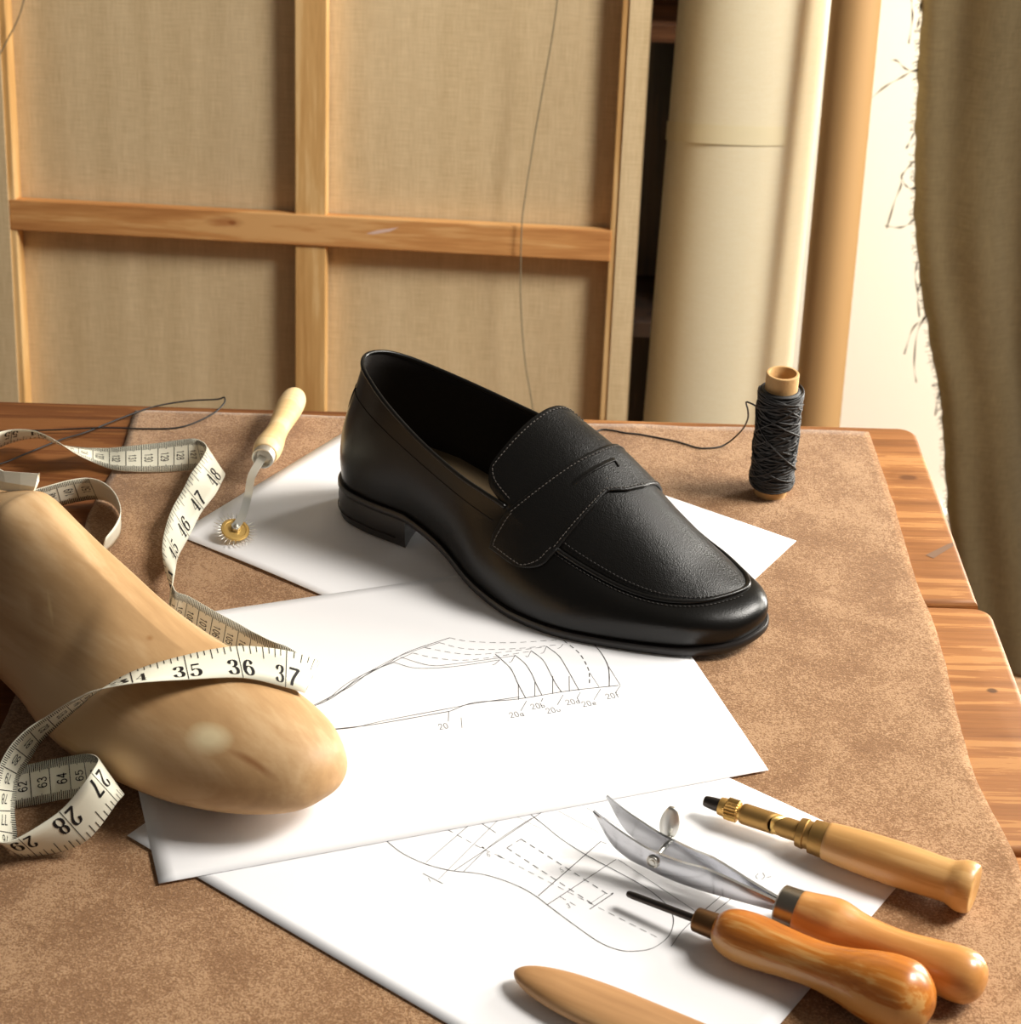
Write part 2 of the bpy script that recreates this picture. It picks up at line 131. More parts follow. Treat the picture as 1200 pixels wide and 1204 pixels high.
# black calf leather
def leather(name, c, rough, grain, k):
    m, n, b = nt(name); v = coords(n)
    vo = node(n, 'ShaderNodeTexVoronoi', Scale=grain); n.links.new(v, vo.inputs['Vector'])
    cr = noise_t(n, coords(n, (.5, 1, 1), (0, 0, .5)), 330, 5, .68, 1.4)
    ad = node(n, 'ShaderNodeMath', operation='MULTIPLY_ADD'); n.links.new(vo.outputs['Distance'], ad.inputs[0]); ad.inputs[1].default_value = .6; n.links.new(cr, ad.inputs[2])
    b.inputs['Base Color'].default_value = lin(c); b.inputs['Roughness'].default_value = rough
    b.inputs['Specular IOR Level'].default_value = .34
    bump(n, b, ad.outputs[0], k, .0008); return m
M['calf'] = leather('black_calf', (10, 8, 6), .3, 1200, .08)
M['grain'] = leather('black_grained_leather', (13, 11, 9), .38, 1500, .28)
M['lining'] = leather('black_lining', (22, 17, 14), .7, 700, .1)
M['sole'] = plain('black_sole_edge', (24, 20, 19), .42)
M['insole'] = plain('tan_insole', (116, 96, 68), .6)
M['stitch'] = plain('grey_stitching', (82, 76, 71), .8)
M['darkstitch'] = plain('dark_stitching', (48, 44, 42), .7)

# beech last with a pale filler patch and a crack
def add_spot(m, loc, scale, colr, amt, edge=.4, wob=200):
    n = m.node_tree; b = n.nodes['Principled BSDF']; src = b.inputs['Base Color'].links[0].from_socket
    mp = node(n, 'ShaderNodeMapping', vector_type='TEXTURE'); mp.inputs['Location'].default_value = loc; mp.inputs['Scale'].default_value = scale
    tc = node(n, 'ShaderNodeTexCoord'); n.links.new(tc.outputs['Object'], mp.inputs['Vector'])
    ln = node(n, 'ShaderNodeVectorMath', operation='LENGTH'); n.links.new(mp.outputs[0], ln.inputs[0])
    ad = node(n, 'ShaderNodeMath', operation='MULTIPLY_ADD'); n.links.new(noise_t(n, coords(n, (.3, 1, 1)), wob, 3), ad.inputs[0]); ad.inputs[1].default_value = .8; n.links.new(ln.outputs['Value'], ad.inputs[2])
    mr = node(n, 'ShaderNodeMapRange'); mr.inputs[1].default_value = 1.3; mr.inputs[2].default_value = 1.3-edge; mr.inputs[3].default_value = 0; mr.inputs[4].default_value = amt
    n.links.new(ad.outputs[0], mr.inputs[0]); n.links.new(mixc(n, mr.outputs[0], src, lin(colr)), b.inputs['Base Color'])
add_spot(M['bench'], (.549, .33, .748), (.0075, .0042, .03), (66, 40, 22), .85)
add_spot(M['bench'], (.549, .33, .748), (.022, .012, .03), (120, 72, 36), .5)
add_spot(M['bench'], (.555, .105, .748), (.004, .003, .03), (60, 36, 20), .8)
add_spot(M['pine_x'], (-.0834, -.02, .6385), (.0055, .03, .0032), (120, 66, 30), .85, .5, 300)
add_spot(M['pine_x'], (-.0900, -.02, .6385), (.024, .03, .0075), (172, 104, 52), .7, .6, 160)
def last_wood():
    m, n, b = nt('beech_last')
    v = coords(n, (.12, 1, 1), (0, 0, 0)); w = noise_t(n, v, 26, 5, .55, 1.0); f = noise_t(n, coords(n, (.1, 1, 1)), 260, 3, .6)
    r = noise_t(n, coords(n), 9, 3)
    a = node(n, 'ShaderNodeMath', operation='MULTIPLY_ADD'); n.links.new(f, a.inputs[0]); a.inputs[1].default_value = .25; n.links.new(w, a.inputs[2])
    a2 = node(n, 'ShaderNodeMath', operation='MULTIPLY_ADD'); n.links.new(r, a2.inputs[0]); a2.inputs[1].default_value = .5; n.links.new(a.outputs[0], a2.inputs[2])
    c = ramp(n, a2.outputs[0], [(.5, (156, 118, 76)), (.86, (190, 151, 106)), (1.2, (206, 171, 128))])
    def spot(c, loc, sx, sy, ang, colr, amt, edge, wob=40):
        mp = node(n, 'ShaderNodeMapping', vector_type='TEXTURE'); mp.inputs['Location'].default_value = loc; mp.inputs['Rotation'].default_value = (0, 0, ang); mp.inputs['Scale'].default_value = (sx, sy, .03)
        tc = node(n, 'ShaderNodeTexCoord'); n.links.new(tc.outputs['Object'], mp.inputs['Vector'])
        nz = node(n, 'ShaderNodeTexNoise', Scale=wob, Detail=5.0); n.links.new(coords(n, (.3, 1, 1), (0, 0, ang)), nz.inputs['Vector'])
        mxv = node(n, 'ShaderNodeMix', data_type='VECTOR'); 
        vi = [k for k in mxv.inputs if k.type == 'VECTOR' and k.name in 'AB']; mxv.inputs[0].default_value = .35
        n.links.new(mp.outputs[0], vi[0]); n.links.new(nz.outputs['Color'], vi[1])
        sub = node(n, 'ShaderNodeVectorMath', operation='SUBTRACT'); sub.inputs[1].default_value = (.175, .175, .175); n.links.new([o for o in mxv.outputs if o.type == 'VECTOR'][0], sub.inputs[0])
        ln = node(n, 'ShaderNodeVectorMath', operation='LENGTH'); n.links.new(sub.outputs[0], ln.inputs[0])
        mr = node(n, 'ShaderNodeMapRange'); mr.inputs[1].default_value = .62; mr.inputs[2].default_value = .62-edge; mr.inputs[3].default_value = 0; mr.inputs[4].default_value = amt
        n.links.new(ln.outputs['Value'], mr.inputs[0])
        return mixc(n, mr.outputs[0], c, lin(colr))
    for sp in LAST_SPOTS: c = spot(c, *sp)
    n.links.new(c, b.inputs['Base Color']); b.inputs['Roughness'].default_value = .5; b.inputs['Specular IOR Level'].default_value = .35
    bump(n, b, a2.outputs[0], .12, .001); return m
M['beech'] = wood('beech_handle', (170, 120, 66), (200, 150, 88), (216, 170, 108), 'x', .8, .42, contrast=1.4, coat=.2, bumpk=.06)
M['birch'] = wood('pale_handle', (214, 176, 118), (230, 196, 142), (240, 210, 160), 'x', .8, .42, contrast=1.4, coat=.15, bumpk=.05)
M['amber'] = wood('amber_varnish', (176, 114, 56), (210, 146, 80), (222, 164, 98), 'x', .8, .32, contrast=1.4, coat=.4, bumpk=.04)
M['orange'] = wood('worn_orange_varnish', (150, 80, 20), (196, 118, 40), (214, 160, 92), 'x', 1.3, .34, contrast=.9, coat=.35, bumpk=.06)
M['folder'] = wood('folder_wood', (150, 104, 62), (184, 138, 90), (204, 160, 112), 'x', .8, .5, contrast=1.2, bumpk=.06)
M['brass'] = plain('brass', (206, 164, 96), .46, 1)
M['brassdark'] = plain('aged_brass', (176, 138, 82), .5, 1)
M['gold'] = plain('bright_brass', (228, 190, 116), .46, 1)
M['steel'] = plain('polished_steel', (206, 207, 211), .17, 1)
M['nickel'] = plain('nickel_plate', (226, 224, 216), .4, 1)
M['dsteel'] = plain('dark_steel', (74, 68, 64), .38, 1)
M['bronze'] = plain('brown_bronze', (120, 88, 58), .42, 1)
M['pewter'] = plain('pewter', (158, 148, 134), .3, 1)
M['tape'] = plain('tape_vinyl', (238, 234, 214), .45, 0, .4)
M['ink'] = plain('black_ink', (34, 30, 30), .6, 0, .2)
m, n, b = nt('waxed_thread'); b.inputs['Base Color'].default_value = lin((31, 29, 29)); b.inputs['Roughness'].default_value = .55
M['thread'] = m
M['ecru'] = plain('grey_cord', (128, 116, 92), .8)
M['fray'] = plain('olive_thread', (62, 52, 34), .95, 0, .1)
M['scrap'] = plain('ivory_card', (246, 241, 222), .4)

# ------------------------------------------------------------------ objects
def root(name, label, cat, loc, rot=None, group=None):
    o = bpy.data.objects.new(name, None); COL.objects.link(o); o.empty_display_size = .02
    mt = (rot.to_4x4() if rot else Matrix.Identity(4)); mt.translation = Vector(loc) + Vector((0, 0, TZ))
    o.matrix_world = mt
    o['label'] = label; o['category'] = cat
    if group: o['group'] = group
    MW[o.name] = mt
    return o
MW = {}
def mesh(name, V, F, mat, parent=None, smooth=True, local=False, base=None, weld=0, recalc=True, auto=None, mats=None, fm=None):
    """one mesh object; V in bench coordinates unless local"""
    me = bpy.data.meshes.new(name)
    if parent is not None:
        pm = MW[parent.name]
        if not local: inv = pm.inverted(); V = [inv @ (Vector(v)+Vector((0, 0, TZ))) for v in V]
    else:
        base = Vector(base if base is not None else V[0]); V = [Vector(v)-base for v in V]
    me.from_pydata([tuple(v) for v in V], [], F)
    me.materials.append(M[mat] if isinstance(mat, str) else mat)
    for q in (mats or []): me.materials.append(M[q])
    bm = bmesh.new(); bm.from_mesh(me)
    if weld: bmesh.ops.remove_doubles(bm, verts=bm.verts, dist=weld)
    if recalc: bmesh.ops.recalc_face_normals(bm, faces=bm.faces)
    for f in bm.faces: f.smooth = smooth
    if auto:
        for e in bm.edges:
            if len(e.link_faces) == 2 and e.calc_face_angle(0) > auto: e.smooth = False
    bm.to_mesh(me); bm.free()
    if fm:
        for p, k in zip(me.polygons, fm): p.material_index = k
    o = bpy.data.objects.new(name, me); COL.objects.link(o)
    if parent is not None: o.parent = parent; MW[o.name] = MW[parent.name]
    else: o.location = base + Vector((0, 0, TZ))
    return o
def sub(name, V, F, mat, part, thing, **k):
    """a piece of a part: same coordinates as the thing"""
    o = mesh(name, V, F, mat, thing, **k); o.parent = part; return o
def tag(o, label, cat, group=None):
    o['label'] = label; o['category'] = cat
    if group: o['group'] = group
    return o
def structure(o): o['kind'] = 'structure'; return o

# ------------------------------------------------------------------ shapes
def join(*parts):
    V, F = [], []
    for v, f in parts:
        k = len(V); V += list(v); F += [tuple(i+k for i in q) for q in f]
    return V, F
def box(a, b):
    x0, y0, z0 = a; x1, y1, z1 = b
    V = [(x, y, z) for x in (x0, x1) for y in (y0, y1) for z in (z0, z1)]
    return V, [(0, 1, 3, 2), (4, 6, 7, 5), (0, 4, 5, 1), (2, 3, 7, 6), (0, 2, 6, 4), (1, 5, 7, 3)]
def rbox(a, b, r=.003, seg=3):
    bm = bmesh.new(); v, f = box(a, b); vs = [bm.verts.new(p) for p in v]
    for q in f: bm.faces.new([vs[i] for i in q])
    bmesh.ops.recalc_face_normals(bm, faces=bm.faces)
    bmesh.ops.bevel(bm, geom=bm.edges[:], offset=r, segments=seg, affect='EDGES', profile=.5)
    bm.verts.index_update(); V = [tuple(x.co) for x in bm.verts]; F = [tuple(x.index for x in q.verts) for q in bm.faces]; bm.free()
    return V, F
def grid(rows, closed_u=False, closed_v=False):
    n, m = len(rows), len(rows[0]); V = [p for r in rows for p in r]; F = []
    for i in range(n if closed_u else n-1):
        for j in range(m if closed_v else m-1):
            a, b_, c, d = i*m+j, i*m+(j+1) % m, ((i+1) % n)*m+(j+1) % m, ((i+1) % n)*m+j
            F.append((a, b_, c, d))
    return V, F
def frame(t):
    t = Vector(t).normalized(); h = Vector((0, 0, 1)) if abs(t.z) < .95 else Vector((1, 0, 0))
    a = t.cross(h).normalized(); return a, t.cross(a)
def tube(P, r, seg=8, caps=True):
    P = [Vector(p) for p in P]; rows = []; a = None
    for i, p in enumerate(P):
        t = (P[min(i+1, len(P)-1)]-P[max(i-1, 0)]).normalized()
        if a is None: a, _ = frame(t)
        a = (a - t*a.dot(t)).normalized(); b = t.cross(a); rr = r[i] if isinstance(r, (list, tuple)) else r
        rows.append([p+(a*math.cos(2*PI*k/seg)+b*math.sin(2*PI*k/seg))*rr for k in range(seg)])
    V, F = grid(rows, closed_v=True)
    if caps: F += [tuple(range(seg)), tuple(len(V)-1-k for k in range(seg))]
    return V, F
def lathe(prof, seg=40, closed=False):
    """profile of (x, r) turned about the x axis"""
    rows = [[(x, max(r, 1e-5)*math.cos(2*PI*k/seg), max(r, 1e-5)*math.sin(2*PI*k/seg)) for k in range(seg)] for x, r in prof]
    V, F = grid(rows, closed_v=True, closed_u=closed)
    if not closed: F += [tuple(range(seg)), tuple(len(V)-1-k for k in range(seg))]
    return V, F
def cr(pts, t, pre=None, post=None):
    """Catmull-Rom through pts at parameter t in [0, n-1]"""
    n = len(pts); t = min(max(t, 0), n-1-1e-9); i = int(t); f = t-i
    p = lambda k: pts[min(max(k, 0), n-1)]
    p0 = p(i-1) if i > 0 else pre if pre else tuple(2*a-b for a, b in zip(pts[0], pts[1]))
    p3 = p(i+2) if i+2 < n else post if post else tuple(2*a-b for a, b in zip(pts[-1], pts[-2]))
    return tuple(.5*((2*b)+(c-a)*f+(2*a-5*b+4*c-d)*f*f+(3*b-a-3*c+d)*f**3) for a, b, c, d in zip(p0, p(i), p(i+1), p3))
def smooth_path(P, k=8):
    P = [tuple(p) for p in P]
    return [cr(P, i/k) for i in range((len(P)-1)*k+1)]
def smooth_prof(P, k=6): return smooth_path(P, k)
def interp(x, xs, ys):
    if x <= xs[0]: return ys[0]
    for i in range(len(xs)-1):
        if x <= xs[i+1]: return ys[i]+(ys[i+1]-ys[i])*(x-xs[i])/(xs[i+1]-xs[i])
    return ys[-1]
def resample(P, step):
    P = [Vector(p) for p in P]; out = [P[0]]; acc = 0
    for a, b in zip(P, P[1:]):
        L = (b-a).length; d = step-acc
        while d <= L: out.append(a+(b-a)*d/L); d += step
        acc = L-(d-step)
    return out
def dashes(P, N, step=.0026, ln=.0017, r=.00032):
    """small thread stitches along a polyline"""
    Q = resample(P, step/4); parts = []
    for i in range(0, len(Q)-3, 4):
        a, c = Q[i], Q[i+max(1, round(4*ln/step))]; m_ = (a+c)/2
        parts.append(tube([a, m_+Vector((0, 0, .0002)), c], [r*.6, r, r*.6], 5))
    return join(*parts) if parts else ([], [])

# ------------------------------------------------------------------ lettering
def ell(cx, cy, rx, ry, a0=0, a1=360, n=14): return [(cx+rx*math.sin(math.radians(a0+(a1-a0)*i/n)), cy+ry*math.cos(math.radians(a0+(a1-a0)*i/n))) for i in range(n+1)]
GL = {
 '0': [ell(.3, .5, .25, .5)],
 '1': [[(.12, .82), (.3, 1)], [(.3, 1), (.3, 0)], ],
 '2': [smooth_path([(.07, .74), (.14, .93), (.3, 1), (.46, .93), (.52, .75), (.45, .55), (.28, .33), (.1, .1), (.04, .02)], 3), [(.04, .03), (.3, .03), (.54, .03)]],
 '3': [smooth_path([(.08, .8), (.15, .94), (.3, 1), (.45, .93), (.49, .77), (.42, .6), (.26, .53)], 3), smooth_path([(.26, .53), (.45, .46), (.53, .27), (.47, .07), (.3, 0), (.13, .05), (.06, .2)], 3)],
 '4': [[(.42, 0), (.42, 1)], [(.42, 1), (.03, .3)], [(.03, .3), (.58, .3)]],
 '5': [[(.12, .98), (.5, .98)], [(.13, .98), (.11, .52)], smooth_path([(.11, .52), (.27, .62), (.43, .57), (.53, .42), (.52, .2), (.42, .05), (.27, 0), (.12, .05), (.05, .2)], 3)],
 '6': [smooth_path([(.5, .82), (.43, .95), (.3, 1), (.15, .88), (.07, .65), (.05, .38), (.12, .12), (.3, 0), (.48, .1), (.54, .3), (.47, .52), (.3, .6), (.14, .52), (.07, .36)], 3)],
 '7': [[(.05, .97), (.54, .97)], smooth_path([(.54, .97), (.4, .64), (.28, .32), (.24, 0)], 3)],
 '8': [ell(.3, .76, .2, .24), ell(.3, .27, .25, .27)],
 'a': [ell(.27, .27, .2, .26), [(.48, .55), (.48, 0), (.56, 0)]],
 'b': [[(.08, 1), (.08, 0)], ell(.28, .27, .2, .26)],
 'c': [ell(.3, .27, .22, .26, 50, 310)],
 'd': [ell(.27, .27, .2, .26), [(.48, 1), (.48, 0)]],
 'e': [ell(.3, .27, .22, .26, 90, -230), [(.08, .27), (.52, .27)]],
 'f': [smooth_path([(.45, .95), (.3, 1), (.22, .8), (.22, 0)], 3), [(.08, .55), (.42, .55)]],
}
SANS_W = .13
GL['9'] = [[(.6-x, 1-y) for x, y in s] for s in GL['6']]
BALL = {'2': (.11, .74), '3': (.12, .79), '5': (.1, .19), '6': (.46, .8), '9': (.14, .2)}
BALL2 = {'3': (.1, .2)}
SERIF = {'1': [(.1, 0, .5)], '4': [(.26, 0, .58)]}
def glyph(ch, serif):
    """list of quads in glyph units"""
    Q = []
    def stroke(s, wf):
        for (x0, y0), (x1, y1) in zip(s, s[1:]):
            L = math.hypot(x1-x0, y1-y0)
            if L < 1e-6: continue
            dx, dy = (x1-x0)/L, (y1-y0)/L; w = wf(dx, dy)/2; e = w*.35
            Q.append([(x0-dx*e-dy*w, y0-dy*e+dx*w), (x1+dx*e-dy*w, y1+dy*e+dx*w), (x1+dx*e+dy*w, y1+dy*e-dx*w), (x0-dx*e+dy*w, y0-dy*e-dx*w)])
    def split(s, k=3):
        if len(s) > 3: return s
        return [(s[0][0]+(s[-1][0]-s[0][0])*i/k, s[0][1]+(s[-1][1]-s[0][1])*i/k) for i in range(k+1)] if len(s) == 2 else s
    for i, s in enumerate(GL[ch]):
        if serif:
            wf = lambda dx, dy: .045+.15*abs(dy)**1.6 if not (dy*dx > .25 and ch == '4') else .05
            if ch in '27' and i == (1 if ch == '2' else 0): wf = lambda dx, dy: .14
            if ch == '5' and i == 0: wf = lambda dx, dy: .13
            if ch == '5' and i == 1: wf = lambda dx, dy: .05
            if ch == '4' and i == 1: wf = lambda dx, dy: .05
            if ch == '1' and i == 0: wf = lambda dx, dy: .06
        else: wf = lambda dx, dy: SANS_W
        stroke(split(s), wf)
    if serif:
        for B in (BALL, BALL2):
            if ch in B:
                cx, cy = B[ch]; r = .085
                Q.append([(cx+r*math.cos(a), cy+r*math.sin(a)) for a in [k*PI/3 for k in range(6)]])
        for x0, y, x1 in SERIF.get(ch, []): stroke([(x0, y+.02), (x1, y+.02)], lambda a, b_: .06)
    return Q
def text_quads(txt, h, serif, width=.78):
    out = []; adv = .74*h*width
    for i, ch in enumerate(txt):
        for q in glyph(ch, serif): out.append([((x*width-.3*width)*h + (i-(len(txt)-1)/2)*adv, (y-.5)*h) for x, y in q])
    return out

# ================================================================== setting
structure(mesh('wall_back', *box((-3, 2.15, -.75), (3, 2.25, 2.0)), 'wall', base=(0, 2.15, -.75), smooth=False))
structure(mesh('floor', *box((-3, -1.2, -.80), (3, 2.2, -.75)), 'floor', base=(0, 0, -.75), smooth=False))
structure(mesh('baseboard_back', *box((-3, 2.135, -.75), (3, 2.15, -.68)), 'wall', base=(0, 2.14, -.75), smooth=False))

# ================================================================== workbench
t = root('workbench', 'worn orange pine plank workbench with rounded corners', 'workbench', (-.3, .7, -.75))
TOP = -.002
def plank(y0, y1, x1, corner=.012, back=False):
    bm = bmesh.new(); v, f = box((-1.15, y0, TOP-.045), (x1, y1, TOP)); vs = [bm.verts.new(p) for p in v]
    for q in f: bm.faces.new([vs[i] for i in q])
    bmesh.ops.recalc_face_normals(bm, faces=bm.faces)
    ver = [e for e in bm.edges if abs(e.verts[0].co.z-e.verts[1].co.z) > .01 and e.verts[0].co.x > 0 and (e.verts[0].co.y > y1-.001 if back else True)]
    bmesh.ops.bevel(bm, geom=ver, offset=corner, segments=6, affect='EDGES', profile=.5)
    top = [e for e in bm.edges if all(abs(q.co.z-TOP) < 1e-5 for q in e.verts) and len(e.link_faces) == 2 and any(abs(fc.normal.z) < .5 for fc in e.link_faces)]
    bmesh.ops.bevel(bm, geom=top, offset=.0038, segments=4, affect='EDGES', profile=.5)
    bmesh.ops.subdivide_edges(bm, edges=[e for e in bm.edges if abs(e.verts[0].co.x-e.verts[1].co.x) > .3], cuts=90, use_grid_fill=True)
    for q in bm.verts:
        w = noise.noise(Vector((q.co.x*9, y0*31, q.co.z*9)))*.0008
        if abs(q.co.y-y1) < .006: q.co.y += w
        if q.co.x > x1-.02: q.co.x += noise.noise(Vector((q.co.y*22, 3, y0*7)))*.0025
        q.co.y += -.0098*(q.co.x-.26)         # the bench stands very slightly askew
    bm.verts.index_update(); V = [tuple(x.co) for x in bm.verts]; F = [tuple(x.index for x in q.verts) for q in bm.faces]; bm.free()
    return V, F
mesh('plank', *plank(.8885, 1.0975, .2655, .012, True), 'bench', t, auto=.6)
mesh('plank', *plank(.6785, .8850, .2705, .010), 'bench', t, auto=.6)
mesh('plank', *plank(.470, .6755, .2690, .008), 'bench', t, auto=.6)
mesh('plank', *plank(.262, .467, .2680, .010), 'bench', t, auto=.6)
for x in (-1.07, .16):
    for y in (.32, 1.0): mesh('leg', *rbox((x, y, -.75), (x+.07, y+.07, TOP-.045), .004), 'bench', t, smooth=False)
mesh('apron', *rbox((-1.0, .33, TOP-.145), (.16, .352, TOP-.046), .003), 'bench', t, smooth=False)
mesh('apron', *rbox((-1.0, 1.04, TOP-.145), (.16, 1.062, TOP-.046), .003), 'bench', t, smooth=False)
# scuff and knot on the back plank's end
mesh('scuff_mark', [(.2436, .938, TOP+.0002), (.2475, .9345, TOP+.0002), (.262, .949, TOP+.0002), (.2625, .953, TOP+.0002), (.259, .951, TOP+.0002)], [(0, 1, 2, 3, 4)], plain('grey_scuff', (122, 92, 70), .7), t)

# ================================================================== suede hide
def hide():
    left = [(-.2475, 1.0905), (-.2465, 1.06), (-.2452, 1.03), (-.2482, .995), (-.2492, .975), (-.2505, .955), (-.249, .92), (-.251, .86), (-.2505, .80), (-.252, .72), (-.251, .64), (-.25, .55), (-.25, .44)]
    right = [(.2325, 1.0868), (.2334, 1.03), (.2338, .9959), (.2331, .95), (.2329, .9005), (.2351, .8595), (.2335, .81), (.2317, .7733), (.2311, .745), (.2316, .7255), (.2346, .7001), (.2382, .6699), (.2375, .62), (.238, .55), (.237, .44)]
    L = smooth_path(left, 6); Rr = smooth_path(right, 6); n = 110; m = 100; rows = []
    for i in range(n+1):
        a = cr(left, (len(left)-1)*i/n); b = cr(right, (len(right)-1)*i/n); row = []
        for j in range(m+1):
            k = j/m; x = a[0]+(b[0]-a[0])*k; y = a[1]+(b[1]-a[1])*k
            x += noise.noise(Vector((x*60, y*60, 1)))*.0006*(1 if j in (0, m) else 0)
            z = 0
            ed = max(0, 1-min(j, m-j)/2.5); z -= .0005*ed
            if i == 0: y += noise.noise(Vector((x*30, 2, 5)))*.0012
            row.append((x, y, z))
        rows.append(row)
    V, F = grid(rows); k = len(V); V2 = [(x, y, -.0019) for x, y, z in V]; bord = [j for j in range(m+1)]+[i*(m+1)+m for i in range(1, n+1)]+[n*(m+1)+j for j in range(m-1, -1, -1)]+[i*(m+1) for i in range(n-1, 0, -1)]
    F2 = [(a, b, b+k, a+k) for a, b in zip(bord, bord[1:]+bord[:1])]
    return V+V2, F+F2+[tuple(reversed([i+k for i in q])) for q in F]
tag(mesh('suede_hide', *hide(), 'suede', base=(0, .77, -.002), recalc=True), 'large brown suede leather hide spread flat over the pine bench', 'leather')

# ================================================================== papers
def sheet(cx, cy, a, z, lift=None, w=.297, h=.210, n=36, th=.00022):
    ca, sa = math.cos(a), math.sin(a); rows = []
    for i in range(n+1):
        row = []
        for j in range(n+1):
            u, v = (i/n-.5)*w, (j/n-.5)*h; zz = z+(lift(i/n, j/n) if lift else 0)
            row.append((cx+u*ca-v*sa, cy+u*sa+v*ca, zz))
        rows.append(row)
    V, F = grid(rows); k = len(V); m = n+1
    bord = list(range(m))+[i*m+n for i in range(1, m)]+[n*m+j for j in range(n-1, -1, -1)]+[i*m for i in range(n-1, 0, -1)]
    F2 = [(a_, b_, b_+k, a_+k) for a_, b_ in zip(bord, bord[1:]+bord[:1])]
    return V+[(x, y, zz-th) for x, y, zz in V], F+F2+[tuple(reversed([i+k for i in q])) for q in F]
def lines(D, z, step=.004):
    parts = []
    for w, dash, P in D:
        P = [Vector((x, y, z)) for x, y in smooth_path(P, 6)] if len(P) > 2 else [Vector((x, y, z)) for x, y in P]
        if dash:
            Q = resample(P, .0011); segs = [Q[i:i+4] for i in range(0, len(Q)-3, 5)]
        else: segs = [P]
        for S in segs:
            rows = []
            for i, p in enumerate(S):
                d = (S[min(i+1, len(S)-1)]-S[max(i-1, 0)]).normalized(); nn = Vector((-d.y, d.x, 0))*w*.00056*(.8+.5*random.random())
                rows.append([p-nn, p+nn])
            parts.append(grid(rows))
    return join(*parts)
def labels(L, z, h, ang):
    global SANS_W
    SANS_W = .07; parts = []; ca, sa = math.cos(ang), math.sin(ang)
    for txt, x, y in L:
        for q in text_quads(txt, h, False, .8):
            V = [(x+a*ca-b*sa, y+a*sa+b*ca, z) for a, b in q]; parts.append((V, [tuple(range(len(V)))]))
    SANS_W = .13; return join(*parts)
ZP1, ZP3, ZP2 = .0007, .0010, .0016
p1 = mesh('paper_sheet', *sheet(-.0133, .9408, -.5863, ZP1, lambda u, v: .0011*max(0, 1-v*7)*math.sin(PI*min(1, u*2.3))), 'paper', base=(-.0133, .9408, 0))
tag(p1, 'blank white paper sheet under the loafer heel and the tracing wheel', 'paper')
r3 = root('paper_sheet', 'white paper sheet with a pencilled sole pattern beneath the three wooden handled tools', 'paper', (.0088, .6664, 0))
mesh('sheet', *sheet(.0088, .6664, -.6291, ZP3, lambda u, v: .0005*max(0, 1-u*6)), 'paper', r3)
o = mesh('pencil_drawing', *join(lines(DATA['draw3'], ZP3+.00012), labels(DATA['lab3'], ZP3+.00012, .0028, .35)), 'graphite', r3, recalc=False); o['label'] = 'grey pencil sole outline with dashed guide lines'
r2 = root('paper_sheet', 'white paper sheet with a pencilled last profile in front of the loafer', 'paper', (-.0444, .7828, .001))
mesh('sheet', *sheet(-.0444, .7828, .3154, ZP2), 'paper', r2)
o = mesh('pencil_drawing', *join(lines(DATA['draw2'], ZP2+.00012), labels(DATA['lab2'], ZP2+.00012, .0044, .30)), 'graphite', r2, recalc=False); o['label'] = 'grey pencil profile with nested toe curves and small handwritten sizes'

# ================================================================== loafer
HB = Vector((-.108, .988, ZP2+.0002)); U = Vector((.8713, -.4908, 0)); NB = Vector((-.4908, -.8713, 0))
ROT = Matrix((U, Vector((.4908, .8713, 0)), Vector((0, 0, 1)))).transposed()     # x forward, y to the far side
shoe = root('loafer', 'black leather penny loafer with a grained apron and saddle strap', 'shoe', HB, ROT)
S3 = lambda a, b, z: Vector((a, -b, z))          # b counts towards the near side
ZB = lambda a: interp(a, [0, .072, .084, .103, .118, .134, .16, .22, .2545, .2757, .2885], [.018, .0175, .0145, .009, .0055, .003, 0, 0, .0005, .0022, .0055])
near_s = [(.0105, 0), (.0142, .0145), (.0255, .0255), (.045, .0305), (.0715, .0325), (.100, .0385), (.128, .0530), (.150, .0610), (.172, .0648), (.192, .0648), (.215, .0600), (.238, .0532), (.258, .0455), (.274, .0355), (.2835, .0240), (.2878, .0085)]
far_s = [(.0105, 0), (.0142, -.0135), (.0255, -.0245), (.045, -.030), (.0715, -.030), (.1, -.030), (.13, -.033), (.16, -.038), (.19, -.0425), (.218, -.041), (.243, -.036), (.262, -.0245), (.2755, -.0145), (.2838, -.005), (.2878, .0085)]
NR = [(.1235, .0315, .0628), (.1425, .039, .0535), (.1765, .0435, .0405), (.2015, .0435, .0325), (.222, .042, .0278), (.240, .038, .026), (.256, .029, .0258), (.267, .0155, .026), (.2726, .003, .0264)]
FR = [(.1465, -.0275, .083), (.172, -.0335, .062), (.200, -.035, .043), (.216, -.0325, .0335), (.2325, -.0285, .0275), (.2475, -.0225, .0255), (.2595, -.0145, .0255), (.2680, -.0070, .0260), (.2726, .003, .0264)]
KR = [(.137, -.003, .0885), (.170, -.003, .079), (.198, .001, .065), (.216, .003, .0555), (.234, .005, .0455), (.248, .006, .0375), (.2605, .006, .0318), (.2685, .005, .0284), (.2726, .003, .0264)]
near_q = [(.027, 0, .0995), (.0315, .0115, .0985), (.042, .0195, .0945), (.058, .026, .0862), (.082, .0305, .0730), (.108, .034, .0620), (.128, .0365, .0567)]
far_q = [(.027, 0, .0995), (.0315, -.012, .0972), (.042, -.021, .0925), (.058, -.0275, .0865), (.08, -.031, .081), (.108, -.0335, .0745), (.135, -.035, .0685)]
N_S = [1, 1.6, 2.3, 3.3, 4.4, 5.5, 6.3, 7.1, 8]                 # rows of the apron that near stations 7..15 meet
F_S = [1, 1.6, 2.8, 4, 5, 6, 7, 8]                             # the same for far stations 7..14
NT = near_q+[cr(NR, s) for s in N_S]; FT = far_q+[cr(FR, s) for s in F_S]
GN = dict(pre=far_s[1], post=far_s[-2]); GF = dict(pre=near_s[1], post=near_s[-2])
def outl(side, k): return cr(near_s, k, **GN) if side > 0 else cr(far_s, k, **GF)
